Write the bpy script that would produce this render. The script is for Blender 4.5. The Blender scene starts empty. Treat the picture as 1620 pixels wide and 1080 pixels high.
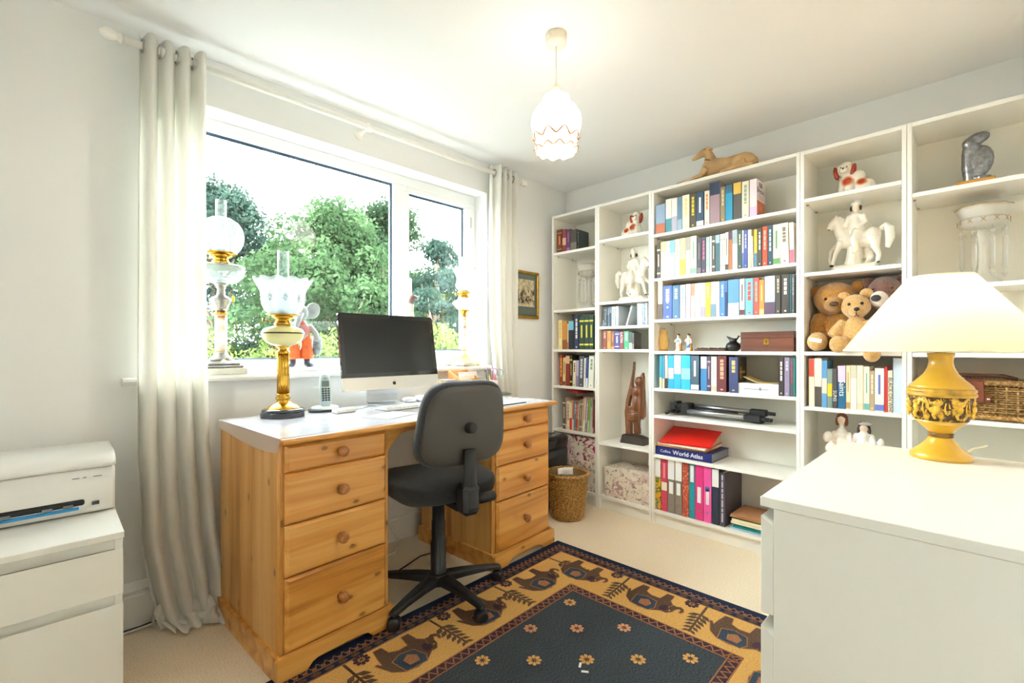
import bpy, bmesh, math, random
from mathutils import Vector, Matrix, Euler
from math import sin, cos, pi, radians, sqrt

SC = bpy.context.scene
COL = SC.collection

# ---------------------------------------------------------------- camera, sky, exposure
cam = bpy.data.cameras.new('camera')
cam.sensor_width = 36.0
cam.lens = 734.12 / 1620 * 36
cam.shift_y = 10.4 / 1620
cam.clip_start = 0.02
cam.clip_end = 300
cam_ob = bpy.data.objects.new('camera', cam)
COL.objects.link(cam_ob)
cam_ob.location = (-2.902, -2.3073, 1.0759)
cam_ob.rotation_euler = (radians(90), 0, radians(45.15 - 90))
SC.camera = cam_ob

world = bpy.data.worlds.new('overcast_sky')
SC.world = world
world.use_nodes = True
_bg = world.node_tree.nodes['Background']
_bg.inputs[0].default_value = (0.93, 0.955, 1.0, 1)
_bg.inputs[1].default_value = 13.5

SC.view_settings.view_transform = 'Standard'
SC.view_settings.look = 'None'
SC.view_settings.gamma = 1.0
SC.view_settings.use_curve_mapping = False
SC.view_settings.exposure = 1.58
PENDANT_W = 2.6
PENDANT_BULB_W = 24.0
LAMP_W = 3.4
try:
    SC.cycles.max_bounces = 9
    SC.cycles.diffuse_bounces = 6
    SC.cycles.transmission_bounces = 8
    SC.cycles.transparent_max_bounces = 14
    SC.cycles.caustics_refractive = False
    SC.cycles.caustics_reflective = False
    SC.cycles.sample_clamp_indirect = 6.0
    SC.cycles.use_denoising = True
    SC.cycles.use_adaptive_sampling = True
    SC.cycles.adaptive_threshold = 0.02
    SC.cycles.adaptive_min_samples = 32
except Exception:
    pass

# ---------------------------------------------------------------- materials
def lin(h):
    if not isinstance(h, str):
        return (h[0], h[1], h[2], 1)
    v = [int(h[i:i + 2], 16) / 255 for i in (0, 2, 4)]
    return tuple((c / 12.92 if c <= 0.04045 else ((c + 0.055) / 1.055) ** 2.4) for c in v) + (1,)

_M = {}

class NT:
    """small helper around a node tree"""
    def __init__(s, name):
        s.m = bpy.data.materials.new(name)
        s.m.use_nodes = True
        s.t = s.m.node_tree
        s.b = s.t.nodes['Principled BSDF']
        s.out = s.t.nodes['Material Output']
    def n(s, typ, **kw):
        nd = s.t.nodes.new(typ)
        for k, v in kw.items():
            if k.startswith('i_'):
                k = k[2:]
                k = int(k) if k.isdigit() else k.replace('_', ' ')
                nd.inputs[k].default_value = v
            else:
                setattr(nd, k, v)
        return nd
    def l(s, a, b):
        s.t.links.new(a, b)
    def obj(s):
        return s.n('ShaderNodeTexCoord').outputs['Object']
    def mapped(s, scale=(1, 1, 1), loc=(0, 0, 0), rnd=False):
        mp = s.n('ShaderNodeMapping')
        mp.inputs['Scale'].default_value = scale
        mp.inputs['Location'].default_value = loc
        co = s.obj()
        if rnd:
            oi = s.n('ShaderNodeObjectInfo')
            mul = s.n('ShaderNodeVectorMath', operation='SCALE')
            mul.inputs[0].default_value = (7.3, 5.1, 9.7)
            s.l(oi.outputs['Random'], mul.inputs['Scale'])
            ad = s.n('ShaderNodeVectorMath', operation='ADD')
            s.l(co, ad.inputs[0]); s.l(mul.outputs[0], ad.inputs[1])
            co = ad.outputs[0]
        s.l(co, mp.inputs['Vector'])
        return mp.outputs[0]
    def ramp(s, fac, stops, interp='LINEAR'):
        r = s.n('ShaderNodeValToRGB')
        cr = r.color_ramp
        cr.interpolation = interp
        while len(cr.elements) < len(stops):
            cr.elements.new(0.5)
        for e, (p, c) in zip(cr.elements, stops):
            e.position = p
            e.color = lin(c)
        s.l(fac, r.inputs[0])
        return r.outputs[0]
    def mix(s, fac, a, b, typ='MIX'):
        m = s.n('ShaderNodeMix', data_type='RGBA', blend_type=typ)
        for sock, v in ((m.inputs[0], fac), (m.inputs[6], a), (m.inputs[7], b)):
            if isinstance(v, (int, float)):
                sock.default_value = v
            elif isinstance(v, (str, tuple)):
                sock.default_value = lin(v)
            else:
                s.l(v, sock)
        return m.outputs[2]
    def bump(s, h, strength=0.3, dist=0.002):
        b = s.n('ShaderNodeBump')
        b.inputs['Strength'].default_value = strength
        b.inputs['Distance'].default_value = dist
        s.l(h, b.inputs['Height'])
        s.l(b.outputs[0], s.b.inputs['Normal'])

def mat(col, rough=0.5, metal=0.0, noise=None, bump=None, name=None, coat=0.0, emit=None, spec=None, sheen=0):
    """plain procedural surface; noise=(scale, amount), bump=(scale, strength, distance)"""
    key = (col, rough, metal, noise, bump, coat, emit, spec, sheen)
    if key in _M:
        return _M[key]
    t = NT(name or 'surface_' + (col if isinstance(col, str) else 'tone'))
    b = t.b
    b.inputs['Base Color'].default_value = lin(col)
    b.inputs['Roughness'].default_value = rough
    b.inputs['Metallic'].default_value = metal
    if spec is not None:
        b.inputs['Specular IOR Level'].default_value = spec
    if coat:
        b.inputs['Coat Weight'].default_value = coat
        b.inputs['Coat Roughness'].default_value = 0.08
    if sheen:
        b.inputs['Sheen Weight'].default_value = sheen
    if noise:
        nz = t.n('ShaderNodeTexNoise'); nz.inputs['Scale'].default_value = noise[0]; nz.inputs['Detail'].default_value = 4
        t.l(t.obj(), nz.inputs['Vector'])
        c = lin(col)
        a = noise[1]
        d = tuple(max(0, x * (1 - a)) for x in c[:3]); h = tuple(min(1, x * (1 + a)) for x in c[:3])
        t.l(t.ramp(nz.outputs[0], [(0.3, d), (0.7, h)]), b.inputs['Base Color'])
    if bump:
        nz = t.n('ShaderNodeTexNoise'); nz.inputs['Scale'].default_value = bump[0]; nz.inputs['Detail'].default_value = 3
        t.l(t.obj(), nz.inputs['Vector'])
        t.bump(nz.outputs[0], bump[1], bump[2] if len(bump) > 2 else 0.002)
    if emit:
        b.inputs['Emission Color'].default_value = lin(emit[0])
        b.inputs['Emission Strength'].default_value = emit[1]
    _M[key] = t.m
    return t.m

def glass(col='ffffff', gloss=0.10, rough=0.03, body=0.0, body_col='ffffff', name='clear_glass'):
    """thin clear glass: see-through with fresnel reflection and an optional milky body"""
    key = ('glass', col, gloss, rough, body, body_col)
    if key in _M:
        return _M[key]
    t = NT(name)
    t.t.nodes.remove(t.b)
    tr = t.n('ShaderNodeBsdfTransparent'); tr.inputs[0].default_value = lin(col)
    gl = t.n('ShaderNodeBsdfGlossy'); gl.inputs['Roughness'].default_value = rough
    lw = t.n('ShaderNodeLayerWeight'); lw.inputs['Blend'].default_value = 0.35
    mu = t.n('ShaderNodeMath', operation='MULTIPLY_ADD'); t.l(lw.outputs['Facing'], mu.inputs[0])
    mu.inputs[1].default_value = gloss * 3.0; mu.inputs[2].default_value = gloss * 0.4
    mx = t.n('ShaderNodeMixShader'); t.l(mu.outputs[0], mx.inputs[0]); t.l(tr.outputs[0], mx.inputs[1]); t.l(gl.outputs[0], mx.inputs[2])
    last = mx.outputs[0]
    if body:
        df = t.n('ShaderNodeBsdfDiffuse'); df.inputs[0].default_value = lin(body_col)
        tl = t.n('ShaderNodeBsdfTranslucent'); tl.inputs[0].default_value = lin(body_col)
        ad = t.n('ShaderNodeMixShader'); ad.inputs[0].default_value = 0.22
        t.l(df.outputs[0], ad.inputs[1]); t.l(tl.outputs[0], ad.inputs[2])
        m2 = t.n('ShaderNodeMixShader'); m2.inputs[0].default_value = body
        t.l(last, m2.inputs[1]); t.l(ad.outputs[0], m2.inputs[2])
        last = m2.outputs[0]
    t.l(last, t.out.inputs[0])
    _M[key] = t.m
    return t.m

def translucent(col, amount=0.5, rough=0.9, bump=None, name='thin_cloth'):
    key = ('tl', col, amount, bump)
    if key in _M:
        return _M[key]
    t = NT(name)
    t.b.inputs['Base Color'].default_value = lin(col); t.b.inputs['Roughness'].default_value = rough
    t.b.inputs['Specular IOR Level'].default_value = 0.2
    tl = t.n('ShaderNodeBsdfTranslucent'); tl.inputs[0].default_value = lin(col)
    mx = t.n('ShaderNodeMixShader'); mx.inputs[0].default_value = amount
    t.l(t.b.outputs[0], mx.inputs[1]); t.l(tl.outputs[0], mx.inputs[2]); t.l(mx.outputs[0], t.out.inputs[0])
    if bump:
        nz = t.n('ShaderNodeTexNoise'); nz.inputs['Scale'].default_value = bump[0]
        t.l(t.obj(), nz.inputs['Vector']); t.bump(nz.outputs[0], bump[1], 0.002)
    _M[key] = t.m
    return t.m

def wood(name, light, mid, dark, axis='x', scale=1.0, knots=0.0, rough=0.35, coat=0.15, grain=1.0):
    """planed timber with the grain along one axis, optional knots"""
    key = ('wood', name)
    if key in _M:
        return _M[key]
    t = NT(name)
    along = 1.2 * scale; across = 26 * scale
    sc = {'x': (along, across, across), 'y': (across, along, across), 'z': (across, across, along)}[axis]
    v = t.mapped(sc, rnd=True)
    nz = t.n('ShaderNodeTexNoise'); nz.inputs['Scale'].default_value = 1.0; nz.inputs['Detail'].default_value = 6
    nz.inputs['Distortion'].default_value = 0.6
    t.l(v, nz.inputs['Vector'])
    c = t.ramp(nz.outputs[0], [(0.25, dark), (0.45, mid), (0.62, light), (0.8, mid)])
    big = t.n('ShaderNodeTexNoise'); big.inputs['Scale'].default_value = 3.0
    t.l(t.mapped((1, 1, 1), rnd=True), big.inputs['Vector'])
    c = t.mix(t.ramp(big.outputs[0], [(0.35, '000000'), (0.75, '777777')]), c, mid)
    fine = t.n('ShaderNodeTexNoise'); fine.inputs['Scale'].default_value = 7.0
    t.l(v, fine.inputs['Vector'])
    c = t.mix(t.ramp(fine.outputs[0], [(0.3, '4a4a4a'), (0.42, '000000')]), c, dark)
    if knots:
        sep = t.n('ShaderNodeSeparateXYZ'); t.l(t.mapped((1, 1, 1), rnd=True), sep.inputs[0])
        cmb = t.n('ShaderNodeCombineXYZ')
        pa, pb = {'x': ('X', 'Z'), 'z': ('Z', 'Y'), 'y': ('Y', 'Z')}[axis]
        t.l(sep.outputs[pa], cmb.inputs[0]); t.l(sep.outputs[pb], cmb.inputs[1])
        vo = t.n('ShaderNodeTexVoronoi', voronoi_dimensions='2D'); vo.inputs['Scale'].default_value = 6.5; vo.inputs['Randomness'].default_value = 1.0
        st = t.n('ShaderNodeMapping'); st.inputs['Scale'].default_value = (0.75, 1.35, 1); t.l(cmb.outputs[0], st.inputs['Vector']); t.l(st.outputs[0], vo.inputs['Vector'])
        wob = t.n('ShaderNodeTexNoise'); wob.inputs['Scale'].default_value = 60; t.l(t.obj(), wob.inputs['Vector'])
        sm = t.n('ShaderNodeMath', operation='MULTIPLY_ADD'); t.l(wob.outputs[0], sm.inputs[0]); sm.inputs[1].default_value = 0.05; t.l(vo.outputs['Distance'], sm.inputs[2])
        k = t.ramp(sm.outputs[0], [(0.045 + 0.05 * knots, 'd8d8d8'), (0.075 + 0.05 * knots, '5a5a5a'), (0.15 + 0.07 * knots, '000000')])
        pick = t.ramp(vo.outputs['Color'], [(0.40, '000000'), (0.45, 'ffffff')])
        k = t.mix(1.0, k, pick, 'MULTIPLY')
        c = t.mix(k, c, '5a3210')
    t.l(c, t.b.inputs['Base Color'])
    t.b.inputs['Roughness'].default_value = rough
    t.b.inputs['Coat Weight'].default_value = coat
    t.b.inputs['Coat Roughness'].default_value = 0.25
    t.bump(nz.outputs[0], 0.08, 0.001)
    _M[key] = t.m
    return t.m

def spots(name, base, lst, rough=0.25, soft=0.35, coat=0.4, wob=0.25):
    """glazed pottery painted with patches: lst of (centre, (rx,ry,rz), colour) in object space"""
    key = ('spots', name)
    if key in _M:
        return _M[key]
    t = NT(name)
    co = t.obj()
    nz = t.n('ShaderNodeTexNoise'); nz.inputs['Scale'].default_value = 45; t.l(co, nz.inputs['Vector'])
    c = None
    for ctr, r, colr in lst:
        s1 = t.n('ShaderNodeVectorMath', operation='SUBTRACT'); t.l(co, s1.inputs[0]); s1.inputs[1].default_value = ctr
        s2 = t.n('ShaderNodeVectorMath', operation='DIVIDE'); t.l(s1.outputs[0], s2.inputs[0]); s2.inputs[1].default_value = r
        ln = t.n('ShaderNodeVectorMath', operation='LENGTH'); t.l(s2.outputs[0], ln.inputs[0])
        ma = t.n('ShaderNodeMath', operation='MULTIPLY_ADD'); t.l(nz.outputs[0], ma.inputs[0]); ma.inputs[1].default_value = wob
        t.l(ln.outputs['Value'], ma.inputs[2])
        k = t.ramp(ma.outputs[0], [(max(0.0, 1 - soft) * 0.9, 'ffffff'), (1.0, '000000')])
        c = t.mix(k, c if c is not None else base, colr)
    if c is None:
        t.b.inputs['Base Color'].default_value = lin(base)
    else:
        t.l(c, t.b.inputs['Base Color'])
    t.b.inputs['Roughness'].default_value = rough
    t.b.inputs['Coat Weight'].default_value = coat
    _M[key] = t.m
    return t.m

# ---------------------------------------------------------------- mesh builder
class MB:
    def __init__(s):
        s.v = []; s.f = []; s.mi = []; s.sm = []
        s.M = None
        s.cur = 0
    def add(s, vs, fs, smooth=False):
        o = len(s.v)
        if s.M is not None:
            vs = [s.M @ Vector(p) for p in vs]
        s.v.extend([tuple(p) for p in vs])
        for f in fs:
            s.f.append(tuple(i + o for i in f)); s.mi.append(s.cur); s.sm.append(smooth)
        return s
    def box(s, x0, x1, y0, y1, z0, z1, b=0.0):
        if x0 > x1: x0, x1 = x1, x0
        if y0 > y1: y0, y1 = y1, y0
        if z0 > z1: z0, z1 = z1, z0
        if b <= 0:
            vs = [(x, y, z) for x in (x0, x1) for y in (y0, y1) for z in (z0, z1)]
            fs = [(0, 1, 3, 2), (4, 6, 7, 5), (0, 4, 5, 1), (2, 3, 7, 6), (0, 2, 6, 4), (1, 5, 7, 3)]
            return s.add(vs, fs)
        b = min(b, (x1 - x0) / 2.01, (y1 - y0) / 2.01, (z1 - z0) / 2.01)
        vs = []; idx = {}
        X = (x0, x1); Y = (y0, y1); Z = (z0, z1)
        for i in (0, 1):
            for j in (0, 1):
                for k in (0, 1):
                    x, y, z = X[i], Y[j], Z[k]
                    dx = b if i == 0 else -b; dy = b if j == 0 else -b; dz = b if k == 0 else -b
                    idx[i, j, k] = len(vs)
                    vs += [(x, y + dy, z + dz), (x + dx, y, z + dz), (x + dx, y + dy, z)]
        g = lambda i, j, k, a: idx[i, j, k] + a
        fs = []
        for i in (0, 1):
            q = [g(i, 0, 0, 0), g(i, 0, 1, 0), g(i, 1, 1, 0), g(i, 1, 0, 0)]
            fs.append(tuple(q if i == 0 else q[::-1]))
            q = [g(0, i, 0, 1), g(1, i, 0, 1), g(1, i, 1, 1), g(0, i, 1, 1)]
            fs.append(tuple(q if i == 0 else q[::-1]))
            q = [g(0, 0, i, 2), g(0, 1, i, 2), g(1, 1, i, 2), g(1, 0, i, 2)]
            fs.append(tuple(q if i == 0 else q[::-1]))
        for i in (0, 1):
            for j in (0, 1):
                fs.append((g(i, j, 0, 0), g(i, j, 1, 0), g(i, j, 1, 1), g(i, j, 0, 1)))
                fs.append((g(i, 0, j, 0), g(i, 1, j, 0), g(i, 1, j, 2), g(i, 0, j, 2)))
                fs.append((g(0, i, j, 1), g(1, i, j, 1), g(1, i, j, 2), g(0, i, j, 2)))
                for k in (0, 1):
                    fs.append((g(i, j, k, 0), g(i, j, k, 1), g(i, j, k, 2)))
        return s.add(vs, fs)
    def lathe(s, prof, seg=24, c=(0, 0, 0), flute=None, axis='z', ang=(0, 2 * pi), smooth=True):
        """prof: list of (r, z); flute: f(angle, i) -> radius factor"""
        n = len(prof); vs = []; fs = []
        full = abs(ang[1] - ang[0] - 2 * pi) < 1e-6
        cols = seg if full else seg + 1
        for j in range(cols):
            a = ang[0] + (ang[1] - ang[0]) * j / seg
            for i, (r, z) in enumerate(prof):
                k = flute(a, i) if flute else 1.0
                dz = 0
                if isinstance(k, tuple): k, dz = k
                x, y, z2 = r * k * cos(a), r * k * sin(a), z + dz
                if axis == 'x': x, y, z2 = z2, x, y
                elif axis == 'y': x, y, z2 = y, z2, x
                vs.append((x + c[0], y + c[1], z2 + c[2]))
        for j in range(seg if full else seg):
            j2 = (j + 1) % cols
            for i in range(n - 1):
                fs.append((j * n + i, j2 * n + i, j2 * n + i + 1, j * n + i + 1))
        s.add(vs, fs, smooth)
        if full:
            for i in (0, n - 1):
                if prof[i][0] > 1e-5:
                    o = len(s.v) - len(vs)
                    ring = [o + j * n + i for j in range(seg)]
                    s.f.append(tuple(ring[::-1] if i == 0 else ring)); s.mi.append(s.cur); s.sm.append(False)
        return s
    def shell(s, prof, seg=24, t=0.002, **kw):
        """open vessel wall: outer profile and an inner one t thinner"""
        inner = [(max(r - t, 0.0004), z) for r, z in prof[::-1]]
        p = prof + inner
        p = p + [p[0]]
        n = len(p)
        o = len(s.f)
        s.lathe(p, seg, **kw)
        return s
    def tube(s, path, r, seg=8, cap=True, smooth=True, flat=1.0):
        P = [Vector(p) for p in path]
        n = len(P)
        R = r if isinstance(r, (list, tuple)) else [r] * n
        vs = []; fs = []
        up0 = Vector((0, 0, 1))
        prev = None
        for i in range(n):
            d = (P[min(i + 1, n - 1)] - P[max(i - 1, 0)])
            if d.length < 1e-9: d = Vector((0, 0, 1))
            d.normalize()
            if prev is None:
                a = up0 if abs(d.dot(up0)) < 0.9 else Vector((1, 0, 0))
                u = (a - d * a.dot(d)).normalized()
            else:
                u = prev - d * prev.dot(d)
                u = u.normalized() if u.length > 1e-6 else (Vector((1, 0, 0)) - d * d.x).normalized()
            prev = u
            w = d.cross(u)
            for k in range(seg):
                a = 2 * pi * k / seg
                vs.append(P[i] + u * (R[i] * cos(a)) + w * (R[i] * flat * sin(a)))
        for i in range(n - 1):
            for k in range(seg):
                k2 = (k + 1) % seg
                fs.append((i * seg + k, i * seg + k2, (i + 1) * seg + k2, (i + 1) * seg + k))
        if cap:
            fs.append(tuple(range(seg))[::-1]); fs.append(tuple((n - 1) * seg + k for k in range(seg)))
        return s.add(vs, fs, smooth)
    def ell(s, c, r, seg=14, rings=9, rot=None):
        if not isinstance(r, (tuple, list)): r = (r, r, r)
        vs = []; fs = []
        M = Euler(rot).to_matrix() if rot else None
        for i in range(rings + 1):
            th = pi * i / rings
            for j in range(seg):
                a = 2 * pi * j / seg
                p = Vector((r[0] * sin(th) * cos(a), r[1] * sin(th) * sin(a), r[2] * cos(th)))
                if M: p = M @ p
                vs.append((p.x + c[0], p.y + c[1], p.z + c[2]))
        for i in range(rings):
            for j in range(seg):
                j2 = (j + 1) % seg
                fs.append((i * seg + j, (i + 1) * seg + j, (i + 1) * seg + j2, i * seg + j2))
        return s.add(vs, fs, True)
    def prism(s, pts, a, b, plane='xz', smooth=False):
        """outline in a plane, extruded from a to b along the third axis"""
        def P(u, v, w):
            return {'xz': (u, w, v), 'xy': (u, v, w), 'yz': (w, u, v)}[plane]
        n = len(pts)
        vs = [P(u, v, a) for u, v in pts] + [P(u, v, b) for u, v in pts]
        fs = [tuple(range(n))[::-1], tuple(range(n, 2 * n))]
        for i in range(n):
            j = (i + 1) % n
            fs.append((i, j, n + j, n + i))
        return s.add(vs, fs, smooth)
    def grid(s, nu, nv, fn, smooth=True, closed=False):
        vs = [fn(i / nu, j / nv) for j in range(nv + 1) for i in range(nu + 1)]
        fs = [(j * (nu + 1) + i, j * (nu + 1) + i + 1, (j + 1) * (nu + 1) + i + 1, (j + 1) * (nu + 1) + i) for j in range(nv) for i in range(nu)]
        return s.add(vs, fs, smooth)
    def mesh(s, name, mats):
        me = bpy.data.meshes.new(name)
        me.from_pydata(s.v, [], s.f)
        if not isinstance(mats, (list, tuple)): mats = [mats]
        for m in mats: me.materials.append(m)
        me.polygons.foreach_set('material_index', s.mi)
        me.polygons.foreach_set('use_smooth', s.sm)
        me.update()
        bm = bmesh.new(); bm.from_mesh(me)
        bmesh.ops.recalc_face_normals(bm, faces=bm.faces)
        bm.to_mesh(me); bm.free()
        return me
    def obj(s, name, mats, parent=None, loc=None, rot=None):
        o = bpy.data.objects.new(name, s.mesh(name, mats))
        COL.objects.link(o)
        if parent is not None: o.parent = parent
        if loc is not None: o.location = loc
        if rot is not None: o.rotation_euler = rot
        return o

def B(*boxes, b=0.0):
    m = MB()
    for q in boxes: m.box(*q, b=b)
    return m

def tag(o, label, cat, group=None, kind=None):
    if label: o['label'] = label
    if cat: o['category'] = cat
    if group: o['group'] = group
    if kind: o['kind'] = kind
    return o

def thing(name, label, cat, loc=(0, 0, 0), rotz=0.0, group=None):
    o = bpy.data.objects.new(name, None)
    COL.objects.link(o)
    o.empty_display_size = 0.05
    o.location = loc
    o.rotation_euler = (0, 0, rotz)
    return tag(o, label, cat, group)

def struct(name, mb, m, parent=None):
    o = mb.obj(name, m, parent)
    if parent is None: o['kind'] = 'structure'
    return o

def copy_tree(o, parent=None):
    c = o.copy(); COL.objects.link(c)
    if parent is not None: c.parent = parent
    for ch in o.children: copy_tree(ch, c)
    return c

def subsurf(o, lv=2):
    m = o.modifiers.new('round', 'SUBSURF'); m.levels = lv; m.render_levels = lv
    for p in o.data.polygons: p.use_smooth = True
    return o

def bevel(o, w=0.003, seg=2):
    m = o.modifiers.new('bevel', 'BEVEL'); m.width = w; m.segments = seg; m.limit_method = 'ANGLE'
    return o

def sculpt(mb, name, m, parent=None, loc=None, rot=None, vox=0.003, it=4):
    """overlapping solids fused into one continuous modelled surface"""
    o = mb.obj(name, m, parent, loc, rot)
    r = o.modifiers.new('fuse', 'REMESH'); r.mode = 'VOXEL'; r.voxel_size = vox; r.use_smooth_shade = True
    s = o.modifiers.new('soften', 'SMOOTH'); s.factor = 0.5; s.iterations = it
    return o

def text(s, size, origin, xdir, ydir, m, parent=None, name='lettering', align='LEFT', depth=0.0002, bold=0.0):
    cu = bpy.data.curves.new(name, 'FONT')
    cu.body = s; cu.size = size; cu.extrude = depth; cu.resolution_u = 2; cu.offset = bold
    cu.align_x = align; cu.align_y = 'CENTER'
    cu.materials.append(m)
    tmp = bpy.data.objects.new('tmp', cu)
    COL.objects.link(tmp)
    me = bpy.data.meshes.new_from_object(tmp.evaluated_get(bpy.context.evaluated_depsgraph_get()))
    me.name = name
    bpy.data.objects.remove(tmp); bpy.data.curves.remove(cu)
    if not me.materials: me.materials.append(m)
    o = bpy.data.objects.new(name, me)
    COL.objects.link(o)
    x = Vector(xdir).normalized(); y = Vector(ydir).normalized(); z = x.cross(y)
    M = Matrix((x, y, z)).transposed().to_4x4()
    M.translation = Vector(origin)
    if parent is not None: o.parent = parent
    o.matrix_local = M
    return o

def rnd(seed):
    return random.Random(seed)

# ================================================================ the setting
WALL = mat('f4f4f2', 0.92, noise=(1.3, 0.015), bump=(220, 0.04), name='painted_plaster', spec=0.2)
CEIL = mat('f6f6f5', 0.95, bump=(160, 0.03), name='ceiling_paint', spec=0.1)
GLOSSW = mat('f6f5f0', 0.35, name='white_gloss_paint')
UPVC = mat('f7f8f8', 0.3, name='white_upvc')

def carpet():
    t = NT('loop_pile_carpet')
    n1 = t.n('ShaderNodeTexNoise'); n1.inputs['Scale'].default_value = 260; n1.inputs['Detail'].default_value = 2
    n2 = t.n('ShaderNodeTexNoise'); n2.inputs['Scale'].default_value = 2.2; n2.inputs['Detail'].default_value = 4
    co = t.obj(); t.l(co, n1.inputs['Vector']); t.l(co, n2.inputs['Vector'])
    c = t.ramp(n1.outputs[0], [(0.3, 'c9b498'), (0.45, 'ead9be'), (0.6, 'f0e2ca'), (0.75, 'f7ecda')])
    c = t.mix(t.ramp(n2.outputs[0], [(0.3, '000000'), (0.8, '404040')]), c, 'e2cba8')
    t.l(c, t.b.inputs['Base Color'])
    t.b.inputs['Roughness'].default_value = 1.0; t.b.inputs['Specular IOR Level'].default_value = 0.05
    t.bump(n1.outputs[0], 0.5, 0.004)
    return t.m

RX0, RY0, RH = -3.62, -2.56, 2.305          # left wall, rear wall, ceiling height
struct('floor', B((RX0 - .1, 0.3, RY0 - .1, 0.3, -0.12, 0.0)), carpet())
struct('ceiling', B((RX0 - .1, 0.3, RY0 - .1, 0.3, RH, RH + 0.12)), CEIL)
OX0, OX1, OZ0, OZ1 = -2.62, -0.843, 0.948, 2.106     # window opening
w = MB()
w.box(RX0 - .1, OX0, 0, 0.30, -0.1, RH + .1)
w.box(OX1, 0.3, 0, 0.30, -0.1, RH + .1)
w.box(OX0, OX1, 0, 0.30, -0.1, OZ0)
w.box(OX0, OX1, 0, 0.30, OZ1, RH + .1)
struct('wall_window', w, WALL)
struct('wall_bookcase', B((0, 0.2, RY0 - .1, 0.0, -0.1, RH + .1)), WALL)
struct('wall_left', B((RX0 - .2, RX0, RY0 - .1, 0.0, -0.1, RH + .1)), WALL)
struct('wall_rear', B((RX0, 0.0, RY0 - .2, RY0, -0.1, RH + .1)), WALL)
SK = [(0, 0.0), (-.018, 0.0), (-.018, .118), (-.013, .126), (-.015, .14), (-.010, .152), (-.004, .168), (0, .172)]
struct('baseboard_window', MB().prism(SK, RX0, 0.0, 'yz'), GLOSSW)
struct('baseboard_bookcase', MB().prism([(u, v) for u, v in SK], -0.018, RY0, 'xz'), GLOSSW)
struct('baseboard_left', MB().prism([(RX0 - u, v) for u, v in SK], -0.018, RY0, 'xz'), GLOSSW)
struct('baseboard_rear', MB().prism([(RY0 - u, v) for u, v in SK], RX0, 0.0, 'yz'), GLOSSW)

# ---- window
win = bpy.data.objects.new('window_1', None); COL.objects.link(win); win['kind'] = 'structure'
win['label'] = 'wide white plastic window with a fixed pane and an opening casement'
FY0, FY1 = 0.12, 0.185
FB = OZ0 + .012
f = MB()
f.box(OX0, OX1, FY0, FY1, OZ1 - .055, OZ1); f.box(OX0, OX1, FY0, FY1, FB, FB + .06)
f.box(OX0, OX0 + .055, FY0, FY1, FB + .06, OZ1 - .055); f.box(OX1 - .05, OX1, FY0, FY1, FB + .06, OZ1 - .055)
f.box(-1.466, -1.40, FY0, FY1, FB + .06, OZ1 - .055)
bevel(f.obj('window_frame', UPVC, win), .004)
s = MB()
SX0, SX1, SZ0, SZ1 = -1.402, -0.892, FB + .055, OZ1 - .05
s.box(SX0, SX1, FY0 - .012, FY1 - .01, SZ1 - .042, SZ1); s.box(SX0, SX1, FY0 - .012, FY1 - .01, SZ0, SZ0 + .045)
s.box(SX0, SX0 + .032, FY0 - .012, FY1 - .01, SZ0 + .045, SZ1 - .042); s.box(SX1 - .044, SX1, FY0 - .012, FY1 - .01, SZ0 + .045, SZ1 - .042)
sash = bevel(s.obj('casement', UPVC, win), .004)
PANE = glass('f4faf8', 0.05, 0.0, name='window_glass')
GASK = mat('3a5266', 0.6, name='rubber_gasket')
def pane(x0, x1, z0, z1, y, parent):
    p = MB(); p.box(x0 - .008, x1 + .008, y, y + .004, z0 - .008, z1 + .008)
    o = p.obj('pane', PANE, parent)
    g = MB(); k = .013
    g.box(x0, x1, y - .008, y - .001, z1 - k, z1); g.box(x0, x1, y - .008, y - .001, z0, z0 + k * .6)
    g.box(x1 - k, x1, y - .008, y - .001, z0 + k, z1 - k); g.box(x0, x0 + k * .6, y - .008, y - .001, z0 + k, z1 - k)
    g.obj('gasket', GASK, parent)
pane(OX0 + .055, -1.466, FB + .06, OZ1 - .055, 0.155, win)
pane(SX0 + .032, SX1 - .044, SZ0 + .045, SZ1 - .042, 0.145, sash)
h = MB(); h.box(-1.394, -1.372, .098, .108, 1.42, 1.50, b=.003); h.box(-1.392, -1.376, .075, .10, 1.475, 1.492, b=.003); h.box(-1.392, -1.376, .070, .082, 1.36, 1.49, b=.004)
h.obj('handle', UPVC, sash)
h = MB()
for z in (1.16, 1.92): h.box(-.895, -.888, .10, .114, z - .035, z + .035, b=.002)
h.obj('hinge', mat('c9ccd0', .4), sash)
ws = MB()
prof = [(0.13, OZ0 - .016), (-.042, OZ0 - .016), (-.052, OZ0 - .010), (-.056, OZ0), (-.052, OZ0 + .010), (-.042, OZ0 + .014), (0.13, OZ0 + .014)]
ws.prism(prof, -2.71, -0.74, 'yz', smooth=False)
ws.obj('window_sill', GLOSSW, win)

# ---- outside: trees and shrubs seen through the glass, unseen ground below
struct('ground_outside', B((-60, 60, 0.31, 70, -2.9, -2.7)), mat('4c4c49', 1.0, noise=(3, .15), name='neutral_ground'))  # unseen ground, made dark, neutral and wide to cut light reaching the ceiling

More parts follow.
